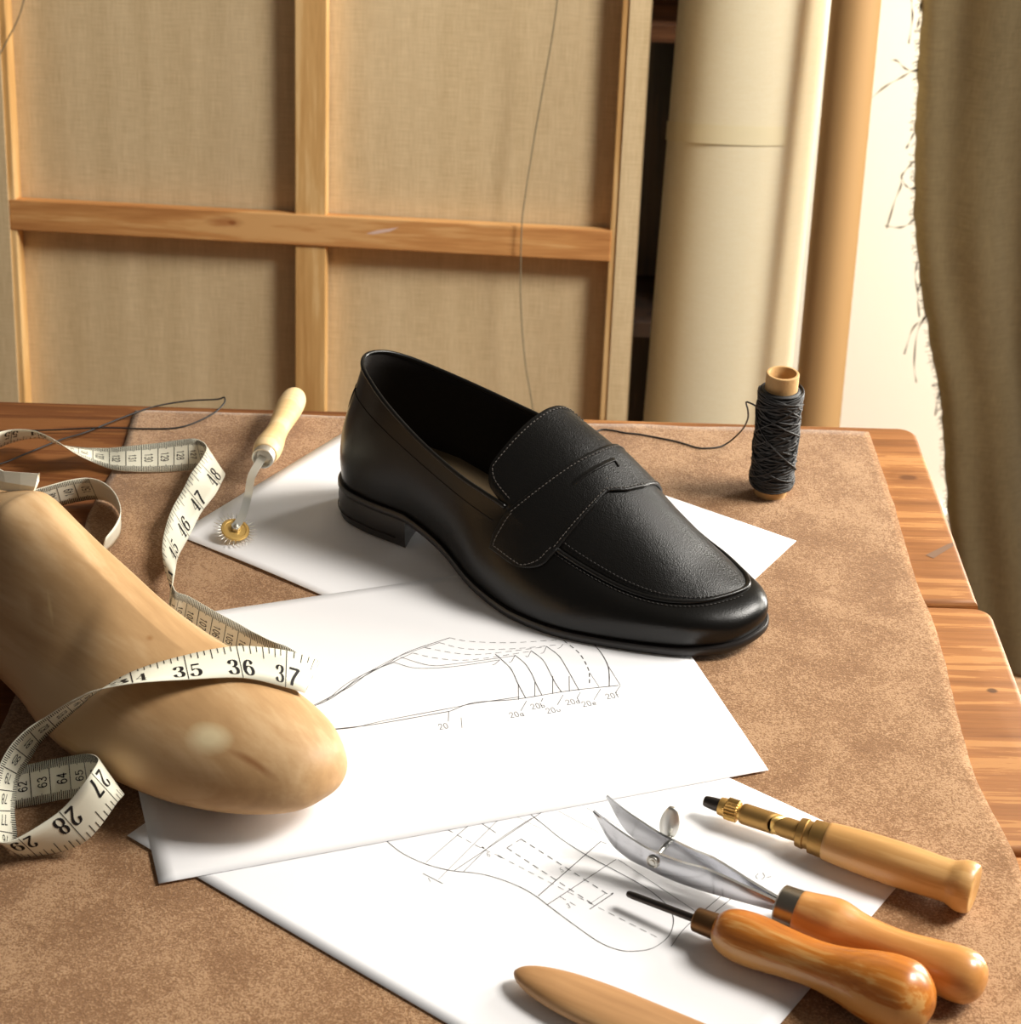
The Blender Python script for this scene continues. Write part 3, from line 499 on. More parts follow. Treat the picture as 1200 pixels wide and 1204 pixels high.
def top(side, k):
    st, q, rr, ss = (near_s, near_q, NR, N_S) if side > 0 else (far_s, far_q, FR, F_S)
    if k >= 7: return Vector(cr(rr, interp(k, list(range(7, 7+len(ss))), ss), None, (FR if side > 0 else NR)[-2]))
    return Vector(cr(NT if side > 0 else FT, k, (far_q if side > 0 else near_q)[1]))
KT = [0, 0, 0, 0, 0, .05, .1, .2, .35, .55, .75, .9, 1, 1, 1, 1]
def wall(side, k, v):
    a, b = outl(side, k); t_ = top(side, k); f_ = Vector((a, b, ZB(a)+.0048)); out = Vector((a-t_.x, b-t_.y, 0))
    ax = Vector((a-min(max(a, .045), .24), b-.004*(a > .12), 0)).normalized()
    out = ax if out.length < .004 else (out.normalized()*.5+ax*.5).normalized()
    f_ = f_-ax*.0026; h = t_.z-f_.z; kt = interp(k, list(range(16)), KT if side > 0 else KT[:9]+[.75, .9, 1, 1, 1, 1, 1])
    heel = max(0, 1-k/3.5)
    c1 = f_+Vector((0, 0, .42*h))+ax*(.0022+.0032*heel)
    c2 = t_+(Vector((0, 0, -.38*h))+ax*(.0035+.0035*heel))*(1-kt)+(out*(.016 if side > 0 else interp(k, [10.5, 13.5], [.008, .016]))+Vector((0, 0, -.0032)))*kt
    w = (1-v)**3*f_+3*(1-v)**2*v*c1+3*(1-v)*v*v*c2+v**3*t_
    return w
def plug(s, t_):
    nn, kk, ff = Vector(cr(NR, s, None, FR[-2])), Vector(cr(KR, s)), Vector(cr(FR, s, None, NR[-2])); ar = 1-abs(2*t_-1)**2.1
    return nn*(1-t_)+ff*t_+(kk-(nn+ff)/2)*ar
def loc(p): return S3(p.x, p.y, p.z)
SUB = 7
def wall_rows(side, v0=0, v1=1, nv=22, off=0):
    n = (len(near_s if side > 0 else far_s)-1)*SUB; rows = []
    for i in range(n+1):
        row = []
        for j in range(nv+1):
            p = wall(side, i/SUB, v0+(v1-v0)*j/nv); row.append(loc(p))
        rows.append(row)
    return rows
mesh('upper', *join(grid(wall_rows(1)), grid(wall_rows(-1))), 'calf', shoe, local=True, weld=.0004)
# lining, set in from the upper, and the insole
def lining(side):
    n = 7*SUB; rows = []
    for i in range(n+1):
        row = []
        for j in range(15):
            p = wall(side, i/SUB, .12+.88*j/14); c = Vector((min(max(p.x, .05), .2), 0, p.z)); d = (c-p).normalized() if (c-p).length > .001 else Vector((1, 0, 0))
            row.append(loc(p+d*.0021*(1 if j < 14 else .3)))
        rows.append(row)
    return grid(rows)
mesh('lining', *join(lining(1), lining(-1)), 'lining', shoe, local=True, weld=.0003)
rows = []
for i in range(61):
    k = i/60*12; rn, rf = wall(1, min(k, 12), .16), wall(-1, min(k*11/12, 11), .16)
    rows.append([loc(rn*(1-q)+rf*q+Vector((0, 0, -.0025*math.sin(PI*q)))) for q in [.02+.96*j/10 for j in range(11)]])
ins = mesh('insole', *grid(rows), 'insole', shoe, local=True)
ms = []
for x0, y0, x1, y1 in [(.122, .004, .126, .0005), (.1225, .0015, .1275, -.003), (.125, .005, .1285, .0015), (.126, -.001, .1315, -.004), (.1285, .003, .1325, 0)]:
    z = ZB(.12)+.0105; ms.append(tube([loc(Vector((x0, y0, z))), loc(Vector(((x0+x1)/2+.001, (y0+y1)/2+.001, z+.0002))), loc(Vector((x1, y1, z)))], .0005, 5))
sub('printed_mark', *join(*ms), 'ink', ins, shoe, local=True)['label'] = 'small dark stamped script'
# apron with tongue
rows = []
for i in range(97):
    s = 8*(i/96)**1.15; w = 1 if s > .45 else math.sqrt(max(.02, 1-(1-s/.45)**2.2)); w = .84+.16*w
    row = []
    for j in range(41):
        t_ = .5+(j/40-.5)*w; p = plug(s, t_)
        if s < 1: p.z += .0015*(1-s)
        row.append(loc(p))
    rows.append(row)
ap = mesh('apron', *grid(rows), 'grain', shoe, local=True); ap['label'] = 'grained leather apron running up into the tongue'
md = ap.modifiers.new('thickness', 'SOLIDIFY'); md.thickness = .0018; md.offset = -1
def tongue_border(ins_):
    P = []
    def at(s, t_): 
        w = 1 if s > .45 else math.sqrt(max(.02, 1-(1-s/.45)**2.2)); w = .84+.16*w
        p = plug(s, .5+(t_-.5)*w); p.z += .0015*(1-s)+.0004; return loc(p)
    for i in range(9): P.append(at(.93-.83*i/8, ins_))
    for j in range(41): P.append(at(.08, ins_+(1-2*ins_)*j/40))
    for i in range(9): P.append(at(.1+.83*i/8, 1-ins_))
    return P
sub('stitching', *dashes(tongue_border(.03), None, .0024, .0016), 'stitch', ap, shoe, local=True)
# raised apron seam
seam = [loc(Vector(cr(NR, 1.8+6.2*i/90, None, FR[-2]))) for i in range(91)]+[loc(Vector(cr(FR, 8-6.2*i/90, None, NR[-2]))) for i in range(1, 91)]
seam = [p+Vector((0, 0, .0004)) for p in seam]
sm = mesh('apron_seam', *tube(seam, .00145, 10), 'calf', shoe, local=True)
st = [loc(plug(1.9+5.6*i/80, .035+.05*(i/80)**3)+Vector((0, 0, .0006))) for i in range(81)]
st2 = [loc(wall(1, 8+6.6*i/80, .93)+Vector((0, 0, .0003))) for i in range(81)]
sub('stitching', *join(dashes(st, None, .0024, .0015, .00028), dashes(st2, None, .0024, .0015, .00025)), 'darkstitch', sm, shoe, local=True)
# collar binding and a seam below it
col = [loc(top(1, 7-7*i/70)) for i in range(71)]+[loc(top(-1, 7*i/70)) for i in range(1, 71)]
mesh('collar_binding', *tube(col, .0013, 10), 'calf', shoe, local=True)
sm2 = [loc(wall(1, 6.6-6.2*i/60, .78+.0*i)) for i in range(61)]
mesh('collar_seam', *tube(sm2, .00035, 6), 'lining', shoe, local=True)
# heel counter seam
hc = [loc(wall(1, .9-.75*i/30, .80-.38*(i/30)**1.3)+Vector((-.0002, .0002, 0))) for i in range(31)]
mesh('counter_seam', *tube(hc, .0004, 6), 'lining', shoe, local=True)
# saddle strap
def strap_pt(p, c, off):
    """p rear..front, c = -1..0 near tab, 0..1 over the apron, 1..2 far tab"""
    e = .0006
    def raw(p, c):
        if 0 <= c <= 1:
            sf = interp(c, [0, .14, .25, .34, .37, .46, .6, 1], [2.05, 1.98, 1.93, 1.87, 1.88, 2.09, 2.19, 2.05]); sr = interp(c, [0, .5, 1], [1.08, 1.12, 1.1])
            return plug(sr+(sf-sr)*p, c)
        q = -c if c < 0 else c-1; side = 1 if c < 0 else -1
        k0, k1 = (7.13-.55*q, 8.66-.45*q) if side > 0 else (7-.2*q, 8.3-.4*q)
        if q > .4: r = (q-.4)/.6; k1 -= .85*(1-math.sqrt(max(0, 1-r*r))); k0 += .10*max(0, (q-.7)/.3)
        return wall(side, k0+(k1-k0)*p, 1-.5*q)
    a = raw(p, c); du = raw(min(p+.02, 1), c)-raw(max(p-.02, 0), c)
    cl, ch = max(c-.02, -1), min(c+.02, 2)
    if c <= 0: ch = min(ch, 0 if c < 0 else ch)
    dv = raw(p, ch)-raw(p, cl); nrm = du.cross(dv)
    if nrm.length < 1e-9: nrm = Vector((0, 0, 1))
    nrm.normalize(); ref = Vector((0, (1 if c < .5 else -1)*abs(c-.5), .6))
    if nrm.dot(ref) < 0: nrm = -nrm
    return loc(a+nrm*off)
NC = 120
rows = [[strap_pt(i/24, -1+3*j/NC, .0011) for j in range(NC+1)] for i in range(25)]
sp_ = mesh('saddle_strap', *grid(rows), 'grain', shoe, local=True)
md = sp_.modifiers.new('thickness', 'SOLIDIFY'); md.thickness = .0016; md.offset = 0
P1 = [strap_pt(.07, -.0+1.0*j/60, .0021) for j in range(61)]
P2 = [strap_pt(.93, 1.0*j/80, .0021) for j in range(81)]
P3 = [strap_pt(.10, -.9*j/20, .0021) for j in range(21)]+[strap_pt(.10+.8*j/20, -.90, .0021) for j in range(21)]+[strap_pt(.90, -.9+.9*j/20, .0021) for j in range(21)]
sub('stitching', *join(dashes(P1, None, .0024, .0016, .0003), dashes(P2, None, .0024, .0016, .0003), dashes(P3, None, .0024, .0016, .00028)), 'stitch', sp_, shoe, local=True)
def on_plug(s_, c, off):
    a = plug(s_, c); n_ = (plug(s_+.03, c)-plug(s_-.03, c)).cross(plug(s_, c+.02)-plug(s_, c-.02)).normalized()
    return loc(a+(n_ if n_.z > 0 else -n_)*off)
lip = [[on_plug(1.34+.02*j/50+.10*i/6, .23+.33*j/50, .0016+.0014*math.sin(PI/2*i/6)*math.sin(PI*min(1, .12+.88*j/50*1.6)/2)) for j in range(51)] for i in range(7)]
lp = sub('keeper_slot', *grid(lip), 'grain', sp_, shoe, local=True)
md = lp.modifiers.new('thickness', 'SOLIDIFY'); md.thickness = .0012; md.offset = -1
sub('slot_end', *tube([on_plug(1.44+.14*i/6, .555-.012*i/6, .0022) for i in range(7)], .0007, 8), 'lining', lp, shoe, local=True)
# outsole and heel
def sole_loop(inset, zf, kmax=None):
    P = []
    for side, st in ((1, near_s), (-1, far_s)):
        n = (len(st)-1)*5; L = []
        for i in range(n+1):
            a, b = outl(side, i/5); ax = Vector((a-min(max(a, .045), .24), b-.004*(a > .12), 0)).normalized()
            L.append(Vector((a, b, 0))-ax*inset)
        P.append(L)
    return P
def slab(zf0, zf1, inset0=0, inset1=0, a_max=None, rnd=.0008):
    prof = [(inset0+rnd, 0), (inset0, .25), ((inset0+inset1)/2, .5), (inset1, .75), (inset1+rnd, 1)]; loops = []
    for ins_, h in prof:
        Ln, Lf = sole_loop(ins_, 0); L = Ln+Lf[-2:0:-1]
        if a_max:
            Ln = [p for p in Ln if p.x <= a_max]; Lf = [p for p in Lf if p.x <= a_max]
            bn = interp(a_max, [p.x for p in Ln][-3:], [p.y for p in Ln][-3:]); bf = interp(a_max, [p.x for p in Lf][-3:], [p.y for p in Lf][-3:])
            br = [Vector((a_max-.006*math.sin(PI*q/12), bn+(bf-bn)*q/12, 0)) for q in range(13)]
            L = Ln+br+Lf[:0:-1]
        loops.append([loc(Vector((p.x, p.y, zf0(p.x)+(zf1(p.x)-zf0(p.x))*h))) for p in L])
    V, F = grid(loops, closed_v=True); m = len(loops[0])
    half = len(sole_loop(0, 0)[0])
    F += [tuple(range(m))[::-1], tuple(range(4*m, 5*m))]
    return V, F
so = mesh('outsole', *slab(ZB, lambda a: ZB(a)+.0048), 'sole', shoe, local=True, auto=.7)
hl = mesh('heel', *slab(lambda a: 0, lambda a: ZB(a)-.0002, .0004, .0002, .0725), 'sole', shoe, local=True, auto=.7)
sub('heel_lift_seam', *tube([loc(p+Vector((0, 0, .0052))) for p in sole_loop(-.0001, 0)[0] if p.x < .07], .0003, 5), 'ink', hl, shoe, local=True)

# ================================================================== wooden last
LT = Vector((-.0896, .6659, ZP2)); E1 = Vector((-.741, .671, 0)); M1 = Vector((-.671, -.741, 0))
LR = Matrix((E1, -M1, Vector((0, 0, 1)))).transposed()
LAST_SPOTS = [((.0457, -.0173, .0459), .0125, .0075, -.5, (232, 214, 172), .85, .45, 70), ((.0235, -.0102, .0385), .0155, .0020, -.36, (142, 92, 52), .75, .5, 90), ((.165, -.0245, .077), .0110, .0055, .3, (150, 102, 56), .55, .6, 60), ((.158, -.0217, .076), .0100, .0013, .5, (226, 194, 140), .8, .5, 80), ((.1059, -.0022, .0652), .0024, .0022, 0, (156, 108, 62), .7, .5, 80)]
M['last'] = last_wood()
last = root('shoe_last', 'pale beech shoe last with a filler patch, tape measure draped over its forefoot', 'shoe last', LT, LR)
#        s     zb     zt     wn     wf     off    wt   k(cone)
SEC = [(.0005, .022, .027, .004, .004, -.0135, 0, 0),
       (.004, .0160, .035, .0140, .0140, -.0135, 0, 0),
       (.012, .0115, .042, .0240, .0235, -.0130, 0, 0),
       (.030, .0070, .0490, .0370, .0335, -.0115, 0, 0),
       (.056, .0030, .0550, .0470, .0385, -.0090, 0, 0),
       (.084, .0010, .0605, .0515, .0400, -.0060, 0, 0),
       (.110, .0008, .0665, .0525, .0400, -.0030, .001, .25),
       (.136, .0022, .0740, .0505, .0400, -.0010, .003, .55),
       (.162, .005, .0820, .0440, .0425, .001, .006, .85),
       (.187, .007, .0895, .0410, .0420, .002, .010, 1),
       (.205, .006, .0945, .0380, .0400, .002, .0140, 1),
       (.212, .005, .0955, .0375, .0395, .002, .0150, 1),
       (.219, .004, .0930, .0390, .0370, .002, .0160, 1),
       (.242, .0022, .0850, .0380, .0360, .003, .0175, 1),
       (.267, .0012, .0765, .0350, .0320, .002, .0185, 1),
       (.282, .002, .0715, .0270, .0250, .001, .0150, 1),
       (.289, .004, .0690, .0140, .0130, .001, .0080, 1)]
def last_ring(q):
    s, zb, zt, wn, wf, off, wt, k = q; hm = zb+(zt-zb)*.34; pts = []
    def prof(a, w, lin_=0, sq=0):                                        # a: -pi/2 bottom .. pi/2 top
        c, sn = math.cos(a), math.sin(a)
        if a < 0: y = w*abs(c)**.62; z = hm-(hm-zb)*abs(sn)**1.1
        else:
            e = 1.0+.25*k if not sq else 1.0-sq*min(1, k/.5); y = wt+(w-wt)*max(0, c)**e; y = y*(1-lin_)+(wt+(w-wt)*(1-sn**1.15))*lin_; z = hm+(zt-hm)*abs(sn)**(1.0-.1*k)
        return y, z
    A = [-PI/2+PI*i/28 for i in range(29)]
    wt0 = wt; wt = wt*.55-.006*k; near = [prof(a, wn, min(.74, 1.3*k), .5) for a in A]; wt = wt0; far = [prof(a, wf, .3*k) for a in A]
    sh = lambda z: 0*k*max(0, (z-hm)/(zt-hm))**1.6
    near = [(y+sh(z), z) for y, z in near]; far = far
    ring = [(s, -(off+y), z) for y, z in near]
    ring += [(s, -(off+near[-1][0]-(wt+near[-1][0])*i/6), zt+.0012*k*math.sin(PI*i/6)) for i in range(1, 6)] if True else []
    ring += [(s, -(off-y), z) for y, z in far[::-1]]
    R_ = [Vector(p) for p in ring]; m = len(R_)
    for _ in range(6):
        R_ = [R_[i].lerp((R_[i-1]+R_[i]*2+R_[(i+1) % m])/4, min(1, max(0, (R_[i].z-hm)/.03)) if k > .05 else 0) for i in range(m)]
    return R_
rows = [last_ring(cr(SEC, i/6)) for i in range((len(SEC)-1)*6+1)]
V, F = grid(rows, closed_v=True); m_ = len(rows[0]); F += [tuple(range(m_))[::-1], tuple(range(len(V)-m_, len(V)))]
mesh('body', V, F, 'last', last, local=True, weld=.00005, auto=.9)

# folded ivory card slip on the last
CB, CT = DATA['card_b'], DATA['card_t']
rows = []
for (x, y, z), (x2, y2, z2) in zip(CB, CT):
    a, c = Vector((x, y, z)), Vector((x2, y2, z2)); rows.append([a, a*.5+c*.5+Vector((.0006, -.0012, 0)), c])
o = mesh('card_slip', *grid(rows), 'scrap', base=CB[0], smooth=False); md = o.modifiers.new('t', 'SOLIDIFY'); md.thickness = .0006
tag(o, 'small folded ivory card slip standing on top of the wooden last', 'card')

# ================================================================== tape measure
TP = DATA['tape']; CM = [r[0] for r in TP]; PA = [tuple(r[1:4]) for r in TP]; PB = [tuple(r[4:7]) for r in TP]
TW = .0195
def tstat(cm):
    k = interp(cm, CM, list(range(len(CM)))); a, b = Vector(cr(PA, k)), Vector(cr(PB, k)); c = (a+b)/2; w = (a-b)
    w = w.normalized()*TW if w.length > 1e-6 else Vector((0, 0, TW)); return c, w
NTS = 720
TAB = []
c0, c1 = CM[0], CM[-1]
for i in range(NTS+1): TAB.append(tstat(c0+(c1-c0)*i/NTS))
for _ in range(3):
    TAB = [TAB[0]]+[((TAB[i-1][0]+2*TAB[i][0]+TAB[i+1][0])/4, ((TAB[i-1][1]+2*TAB[i][1]+TAB[i+1][1])/4).normalized()*TW) for i in range(1, NTS)]+[TAB[-1]]
NRM = []
for i in range(NTS+1):
    d = (TAB[min(i+1, NTS)][0]-TAB[max(i-1, 0)][0]).normalized(); NRM.append(d.cross(TAB[i][1]).normalized())
def tpt(cm, v, side, lift):
    """cm along, v -.5...5 across, side +1 = centimetre face"""
    x = min(max((cm-c0)/(c1-c0)*NTS, 0), NTS-1e-6); i = int(x); f = x-i
    c = TAB[i][0]*(1-f)+TAB[i+1][0]*f; w = TAB[i][1]*(1-f)+TAB[i+1][1]*f; nn = NRM[i]*(1-f)+NRM[i+1]*f
    return c+w*v+nn*side*lift
tape = root('tape_measure', 'ivory tape measure with black numerals looping over the wooden last', 'tape measure', (-.15, .8, 0))
TH = .00022
rows = []
for i in range(NTS+1):
    cm = c0+(c1-c0)*i/NTS
    rows.append([tpt(cm, v, 1, TH) for v in (-.5, -.25, 0, .25, .5)]+[tpt(cm, v, -1, TH) for v in (.5, .25, 0, -.25, -.5)])
V, F = grid(rows, closed_v=True); F += [tuple(range(10))[::-1], tuple(range(len(V)-10, len(V)))]
mesh('band', V, F, 'tape', tape)
LF = TH+.00012
def qd(out, pts, side):
    V = [tpt(u, v, side, LF) for u, v in pts]; out.append((V, [tuple(range(len(V)))]))
cmp_, inp = [], []
W_ = TW*100      # tape width in cm
for k in range(60*10, 150*10+1):
    u = k/10; ln = .20 if k % 5 else .235
    if k % 10 == 0: qd(cmp_, [(u-.022, -.5), (u+.022, -.5), (u+.022, -.17), (u-.022, -.17)], 1); qd(cmp_, [(u-.022, -.17), (u+.022, -.17), (u+.022, .17), (u-.022, .17)], 1); qd(cmp_, [(u-.022, .17), (u+.022, .17), (u+.022, .5), (u-.022, .5)], 1)
    else:
        qd(cmp_, [(u-.02, -.5), (u+.02, -.5), (u+.02, -.5+ln), (u-.02, -.5+ln)], 1)
        qd(cmp_, [(u-.02, .5-ln), (u+.02, .5-ln), (u+.02, .5), (u-.02, .5)], 1)
for k in range(60, 151):
    txt = str(k); h = .47; wd = .78 if len(txt) == 2 else .70
    for q in text_quads(txt, h, False, wd):                       # reads across the tape, tops towards zero
        qd(cmp_, [(k-.42-y, (x*(1.0 if len(txt) == 2 else .82))/W_) for x, y in q], 1)
for k8 in range(int(61/2.54*8), int(144/2.54*8)):
    u = k8/8*2.54; w = .022
    if k8 % 8 == 0:
        for a, b in ((-.5, -.17), (-.17, .17), (.17, .5)): qd(inp, [(u-w, a), (u+w, a), (u+w, b), (u-w, b)], -1)
    else:
        ln = .34 if k8 % 4 == 0 else (.24 if k8 % 2 == 0 else .17)
        qd(inp, [(u-w, -.5), (u+w, -.5), (u+w, -.5+ln), (u-w, -.5+ln)], -1)
for k in range(24, 57):
    u = k*2.54; txt = str(k)
    for ch, du in ((txt[0], -.38), (txt[1], .40)):
        for q in glyph(ch, True):
            qd(inp, [(u+du+(x-.3)*.86, (.17-(y-.5)*.88/W_)) for x, y in q], -1)
o = mesh('centimetre_print', *join(*cmp_), 'ink', tape, recalc=False, smooth=False)
o = mesh('inch_print', *join(*inp), 'ink', tape, recalc=False, smooth=False)

# ================================================================== lathe tools
def tool(name, label, cat, A, B):
    """x axis from A (tip) to B (butt)"""
    A, B = Vector(A), Vector(B); x = (B-A).normalized(); y = Vector((0, 0, 1)).cross(x).normalized(); z = x.cross(y)
    return root(name, label, cat, A, Matrix((x, y, z)).transposed()), (B-A).length
def knurl(x0, x1, r, nk=22, depth=.0006):
    rows = []
    for x, k in ((x0, 0), (x0, .8), (x0+.0005, 1), (x1-.0005, 1), (x1, .8), (x1, 0)):
        rows.append([(x, (r*min(1, k*1.2) if k < 1 else r+(depth if i % 2 else 0))*math.cos(PI*i/nk), (r*min(1, k*1.2) if k < 1 else r+(depth if i % 2 else 0))*math.sin(PI*i/nk)) for i in range(2*nk)])
    V, F = grid(rows, closed_v=True); return V, F
def rnd(prof, k=4): return smooth_path(prof, k)

# screw punch
pu, L = tool('screw_punch', 'brass screw punch with a flanged beech handle, furthest back of the tools on paper', 'punch', (0.095, 0.6955, 0.0088), (0.2103, 0.6352, 0.0117))
k = L/.140
mesh('punch_tip', *lathe([(0, .0), (0, .0022), (.0006, .0026), (.004*k, .0030), (.0085*k, .0033)]), 'dsteel', pu, local=True, auto=.5)
mesh('chuck', *lathe([(.0083*k, .0036), (.0085*k, .0042), (.0115*k, .0045), (.012*k, .0044)]), 'brass', pu, local=True, auto=.5)
mesh('knurled_collar', *knurl(.012*k, .0188*k, .0048), 'brass', pu, local=True, auto=.35)
mesh('neck_ring', *lathe([(.0187*k, .0036), (.0205*k, .0036), (.0206*k, .0044)]), 'gold', pu, local=True, auto=.5)
def cutsleeve(xa, wa, xb, wb, r):
    rows = []
    for i in range(16):
        row = []
        for j in range(41):
            a = 2*PI*j/40; s0, s1 = xa+wa*math.cos(a+.5), xb+wb*math.cos(a+.5); rr = r-.0005*(i in (0, 15)); row.append(((s0+(s1-s0)*i/15)*k, rr*math.cos(a), rr*math.sin(a)))
        rows.append(row)
    return grid(rows)
mesh('sleeve', *cutsleeve(.0204, 0, .0400, .0044, .0050), 'brassdark', pu, local=True, auto=.6)
# spiral shaft: a twisted fluted bar showing between the sleeve and the ferrule
rows = []
for i in range(61):
    x = .037*k+.015*k*i/60; rows.append([(x, (.0047-.0012*max(0, math.cos(2*(2*PI*j/32)+i*.16)))*math.cos(2*PI*j/32), (.0047-.0012*max(0, math.cos(2*(2*PI*j/32)+i*.16)))*math.sin(2*PI*j/32)) for j in range(32)])
mesh('spiral_shaft', *grid(rows, closed_v=True), 'gold', pu, local=True)
mesh('sleeve', *cutsleeve(.0434, .0044, .0515, 0, .0049), 'brassdark', pu, local=True)
mesh('ferrule', *lathe([(.0505*k, .0), (.0505*k, .0055), (.051*k, .0068), (.0545*k, .0072), (.055*k, .0066), (.0575*k, .0066), (.058*k, .0080), (.0655*k, .0084), (.0655*k, .0070)]), 'brassdark', pu, local=True, auto=.4)
mesh('handle', *lathe([(.0650*k, 0), (.0652*k, .0084)]+rnd([(.0655*k, .0088), (.072*k, .0093), (.085*k, .0100), (.10*k, .0103), (.115*k, .0100), (.124*k, .0097), (.1275*k, .0098), (.130*k, .0106), (.1335*k, .0117), (.137*k, .0117), (.1395*k, .0108), (.1400*k, .0095)])+[(.1396*k, .004), (.1394*k, 0)]), 'beech', pu, local=True, auto=.9)

# creaser with two sprung blades
cs, L = tool('leather_creaser', 'amber handled creaser with twin steel blades and a wing screw, middle tool of the three', 'creaser', (0.0442, 0.6672, 0.0108), (0.2031, 0.5763, 0.0122))
X0 = 0.0906     # distance from blade tips to ferrule
BL = [(0.0, 0.0178, 0.0184), (0.0091, 0.0043, 0.0142), (0.0183, -0.001, 0.0111), (0.0274, -0.0025, 0.0086), (0.0366, -0.0039, 0.0078), (0.0457, -0.0046, 0.0075), (0.0548, -0.0048, 0.0081), (0.064, -0.0045, 0.0069), (0.0731, -0.0041, 0.0053), (0.0822, -0.0035, 0.0039), (0.0914, -0.0025, 0.0025)]    # blade outline: (x, z low, z high) along the tool
def blade(sgn, spread):
    rows = []
    n = len(BL); P = smooth_path(BL, 5)
    for x, zl, zh in P:
        q = max(0, 1-x/X0); y = sgn*(.0010+spread*(math.sin(min(1, q*1.25)*PI/2)**1.4)+.0012*max(0, q-.6)*0); th = .0011+.0005*(1-q)
        rows.append([Vector((x, y-sgn*th*.5, zl)), Vector((x, y-sgn*th*.5, (zl*2+zh)/3)), Vector((x, y-sgn*th*.5, (zl+zh*2)/3)), Vector((x, y-sgn*th*.5, zh)), Vector((x, y+sgn*th*.5, zh)), Vector((x, y+sgn*th*.5+sgn*.0004, (zl+zh*2)/3)), Vector((x, y+sgn*th*.5+sgn*.0004, (zl*2+zh)/3)), Vector((x, y+sgn*th*.5, zl))])
    V, F = grid(rows, closed_v=True); F += [tuple(range(8))[::-1], tuple(range(len(V)-8, len(V)))]; return V, F
SPR = .0052
mesh('blade', *blade(-1, SPR), 'steel', cs, local=True, auto=.5)
mesh('blade', *blade(1, SPR), 'steel', cs, local=True, auto=.5)
WX, WZ = (0.0312, 0.0032)
q_ = 1-WX/X0; WY = .0010+SPR*(math.sin(min(1, q_*1.25)*PI/2)**1.4)
def xform(VF, f): return [f(Vector(v)) for v in VF[0]], VF[1]
toY = lambda v: Vector((WX+v.y, v.x, WZ+v.z))
ws = mesh('wing_screw', *join(xform(lathe([(-WY-.0012, .0), (-WY-.0012, .0012), (WY+.0045, .0012), (WY+.0045, 0)], 16), toY), xform(lathe([(WY+.0008, 0), (WY+.0008, .0022), (WY+.0022, .0026), (WY+.005, .0020), (WY+.005, 0)], 20), toY)), 'nickel', cs, local=True, auto=.5)
rows = []
for i in range(15):
    a = i/14; wd = .0016+.0030*math.sin(PI*min(1, .12+a*.88))**.8; z = WZ+.0005+.0150*a; yy = WY+.0050+.003*a
    rows.append([Vector((WX-.002+.0005*a-wd, yy-.0005, z)), Vector((WX-.002+.0005*a, yy-.0009, z)), Vector((WX-.002+.0005*a+wd, yy-.0005, z)), Vector((WX-.002+.0005*a+wd, yy+.0005, z)), Vector((WX-.002+.0005*a, yy+.0009, z)), Vector((WX-.002+.0005*a-wd, yy+.0005, z))])
V, F = grid(rows, closed_v=True); F += [tuple(range(6)), tuple(range(len(V)-6, len(V)))]
sub('wing', V, F, 'nickel', ws, cs, local=True)
mesh('rivet', *xform(lathe([(-WY-.0024, 0), (-WY-.0024, .0012), (-WY-.0018, .0014), (-WY-.0017, .0020), (-WY-.0022, .0026), (-WY-.0018, .0031), (-WY-.0009, .0032), (-WY-.0009, 0)], 24), toY), 'nickel', cs, local=True, auto=.6)
FZ = 0
mesh('ferrule', *lathe([(X0-.001, 0), (X0-.001, .0082), (X0-.0002, .0092), (X0+.0085, .0096), (X0+.0085, .0088)], 48), 'pewter', cs, local=True, auto=.5)
HL = L-X0
mesh('handle', *lathe([(X0+.008, 0), (X0+.0081, .0094)]+rnd([(X0+.0085, .0098), (X0+.014, .0106), (X0+.020, .0116), (X0+.025, .0120), (X0+.029, .0114), (X0+.036, .0098), (X0+.045, .0089), (X0+.055, .0090), (X0+.064, .0100), (X0+.073, .0111), (X0+HL-.012, .0118), (X0+HL-.006, .0108), (X0+HL-.002, .0075), (X0+HL-.0003, .0035), (X0+HL, .0004)]), 48), 'amber', cs, local=True)

# scratch awl
aw, L = tool('scratch_awl', 'awl with dark steel point and worn orange pear shaped handle', 'awl', (0.0559, 0.6309, 0.0082), (0.1776, 0.558, 0.0163))
X1, X2 = (0.0338, 0.0441)
mesh('point', *lathe([(0, .0), (0, .0010), (.0008, .0015), (.004, .0017), (X1+.002, .0018)], 20), 'dsteel', aw, local=True, auto=.6)
mesh('collar', *lathe([(X1, 0), (X1, .0050), (X1+.0005, .0054), (X2-.0003, .0058), (X2, .0057), (X2, 0)], 36), 'bronze', aw, local=True, auto=.5)
HH = L-X2
mesh('handle', *lathe([(X2-.0002, 0), (X2-.0002, .0055)]+rnd([(X2, .0062), (X2+.003, .0090), (X2+.008, .0108), (X2+.015, .0115), (X2+.023, .0112), (X2+.035, .0102), (X2+.047, .0100), (X2+.058, .0115), (X2+.069, .0142), (X2+.078, .0157), (X2+HH-.012, .0156), (X2+HH-.007, .0132), (X2+HH-.0025, .0085), (X2+HH-.0004, .0035), (X2+HH, .0004)]), 56), 'orange', aw, local=True)

# wooden folder
fo, L = tool('wooden_folder', 'pointed flat wooden folder lying on the paper, cut off by the bottom edge', 'folder', (0.0067, 0.5829, 0.0067), (0.1073, 0.5285, 0.0067))
rows = []
for i in range(41):
    a = i/40; x = L*a**1.6; w = .0125*min(1, math.sqrt(max(0.004, 1-(1-min(1, x/.050))**2))); h = .0046*min(1, math.sqrt(max(.012, 1-(1-min(1, x/.022))**2)))
    r = []
    for j in range(28):
        an = 2*PI*j/28; c, s_ = math.cos(an), math.sin(an); e = .75
        r.append((x, w*math.copysign(abs(c)**e, c), h*math.copysign(abs(s_)**.9, s_)))
    rows.append(r)
V, F = grid(rows, closed_v=True); F += [tuple(range(28)), tuple(range(len(V)-28, len(V)))]
mesh('body', V, F, 'folder', fo, local=True, auto=.9)

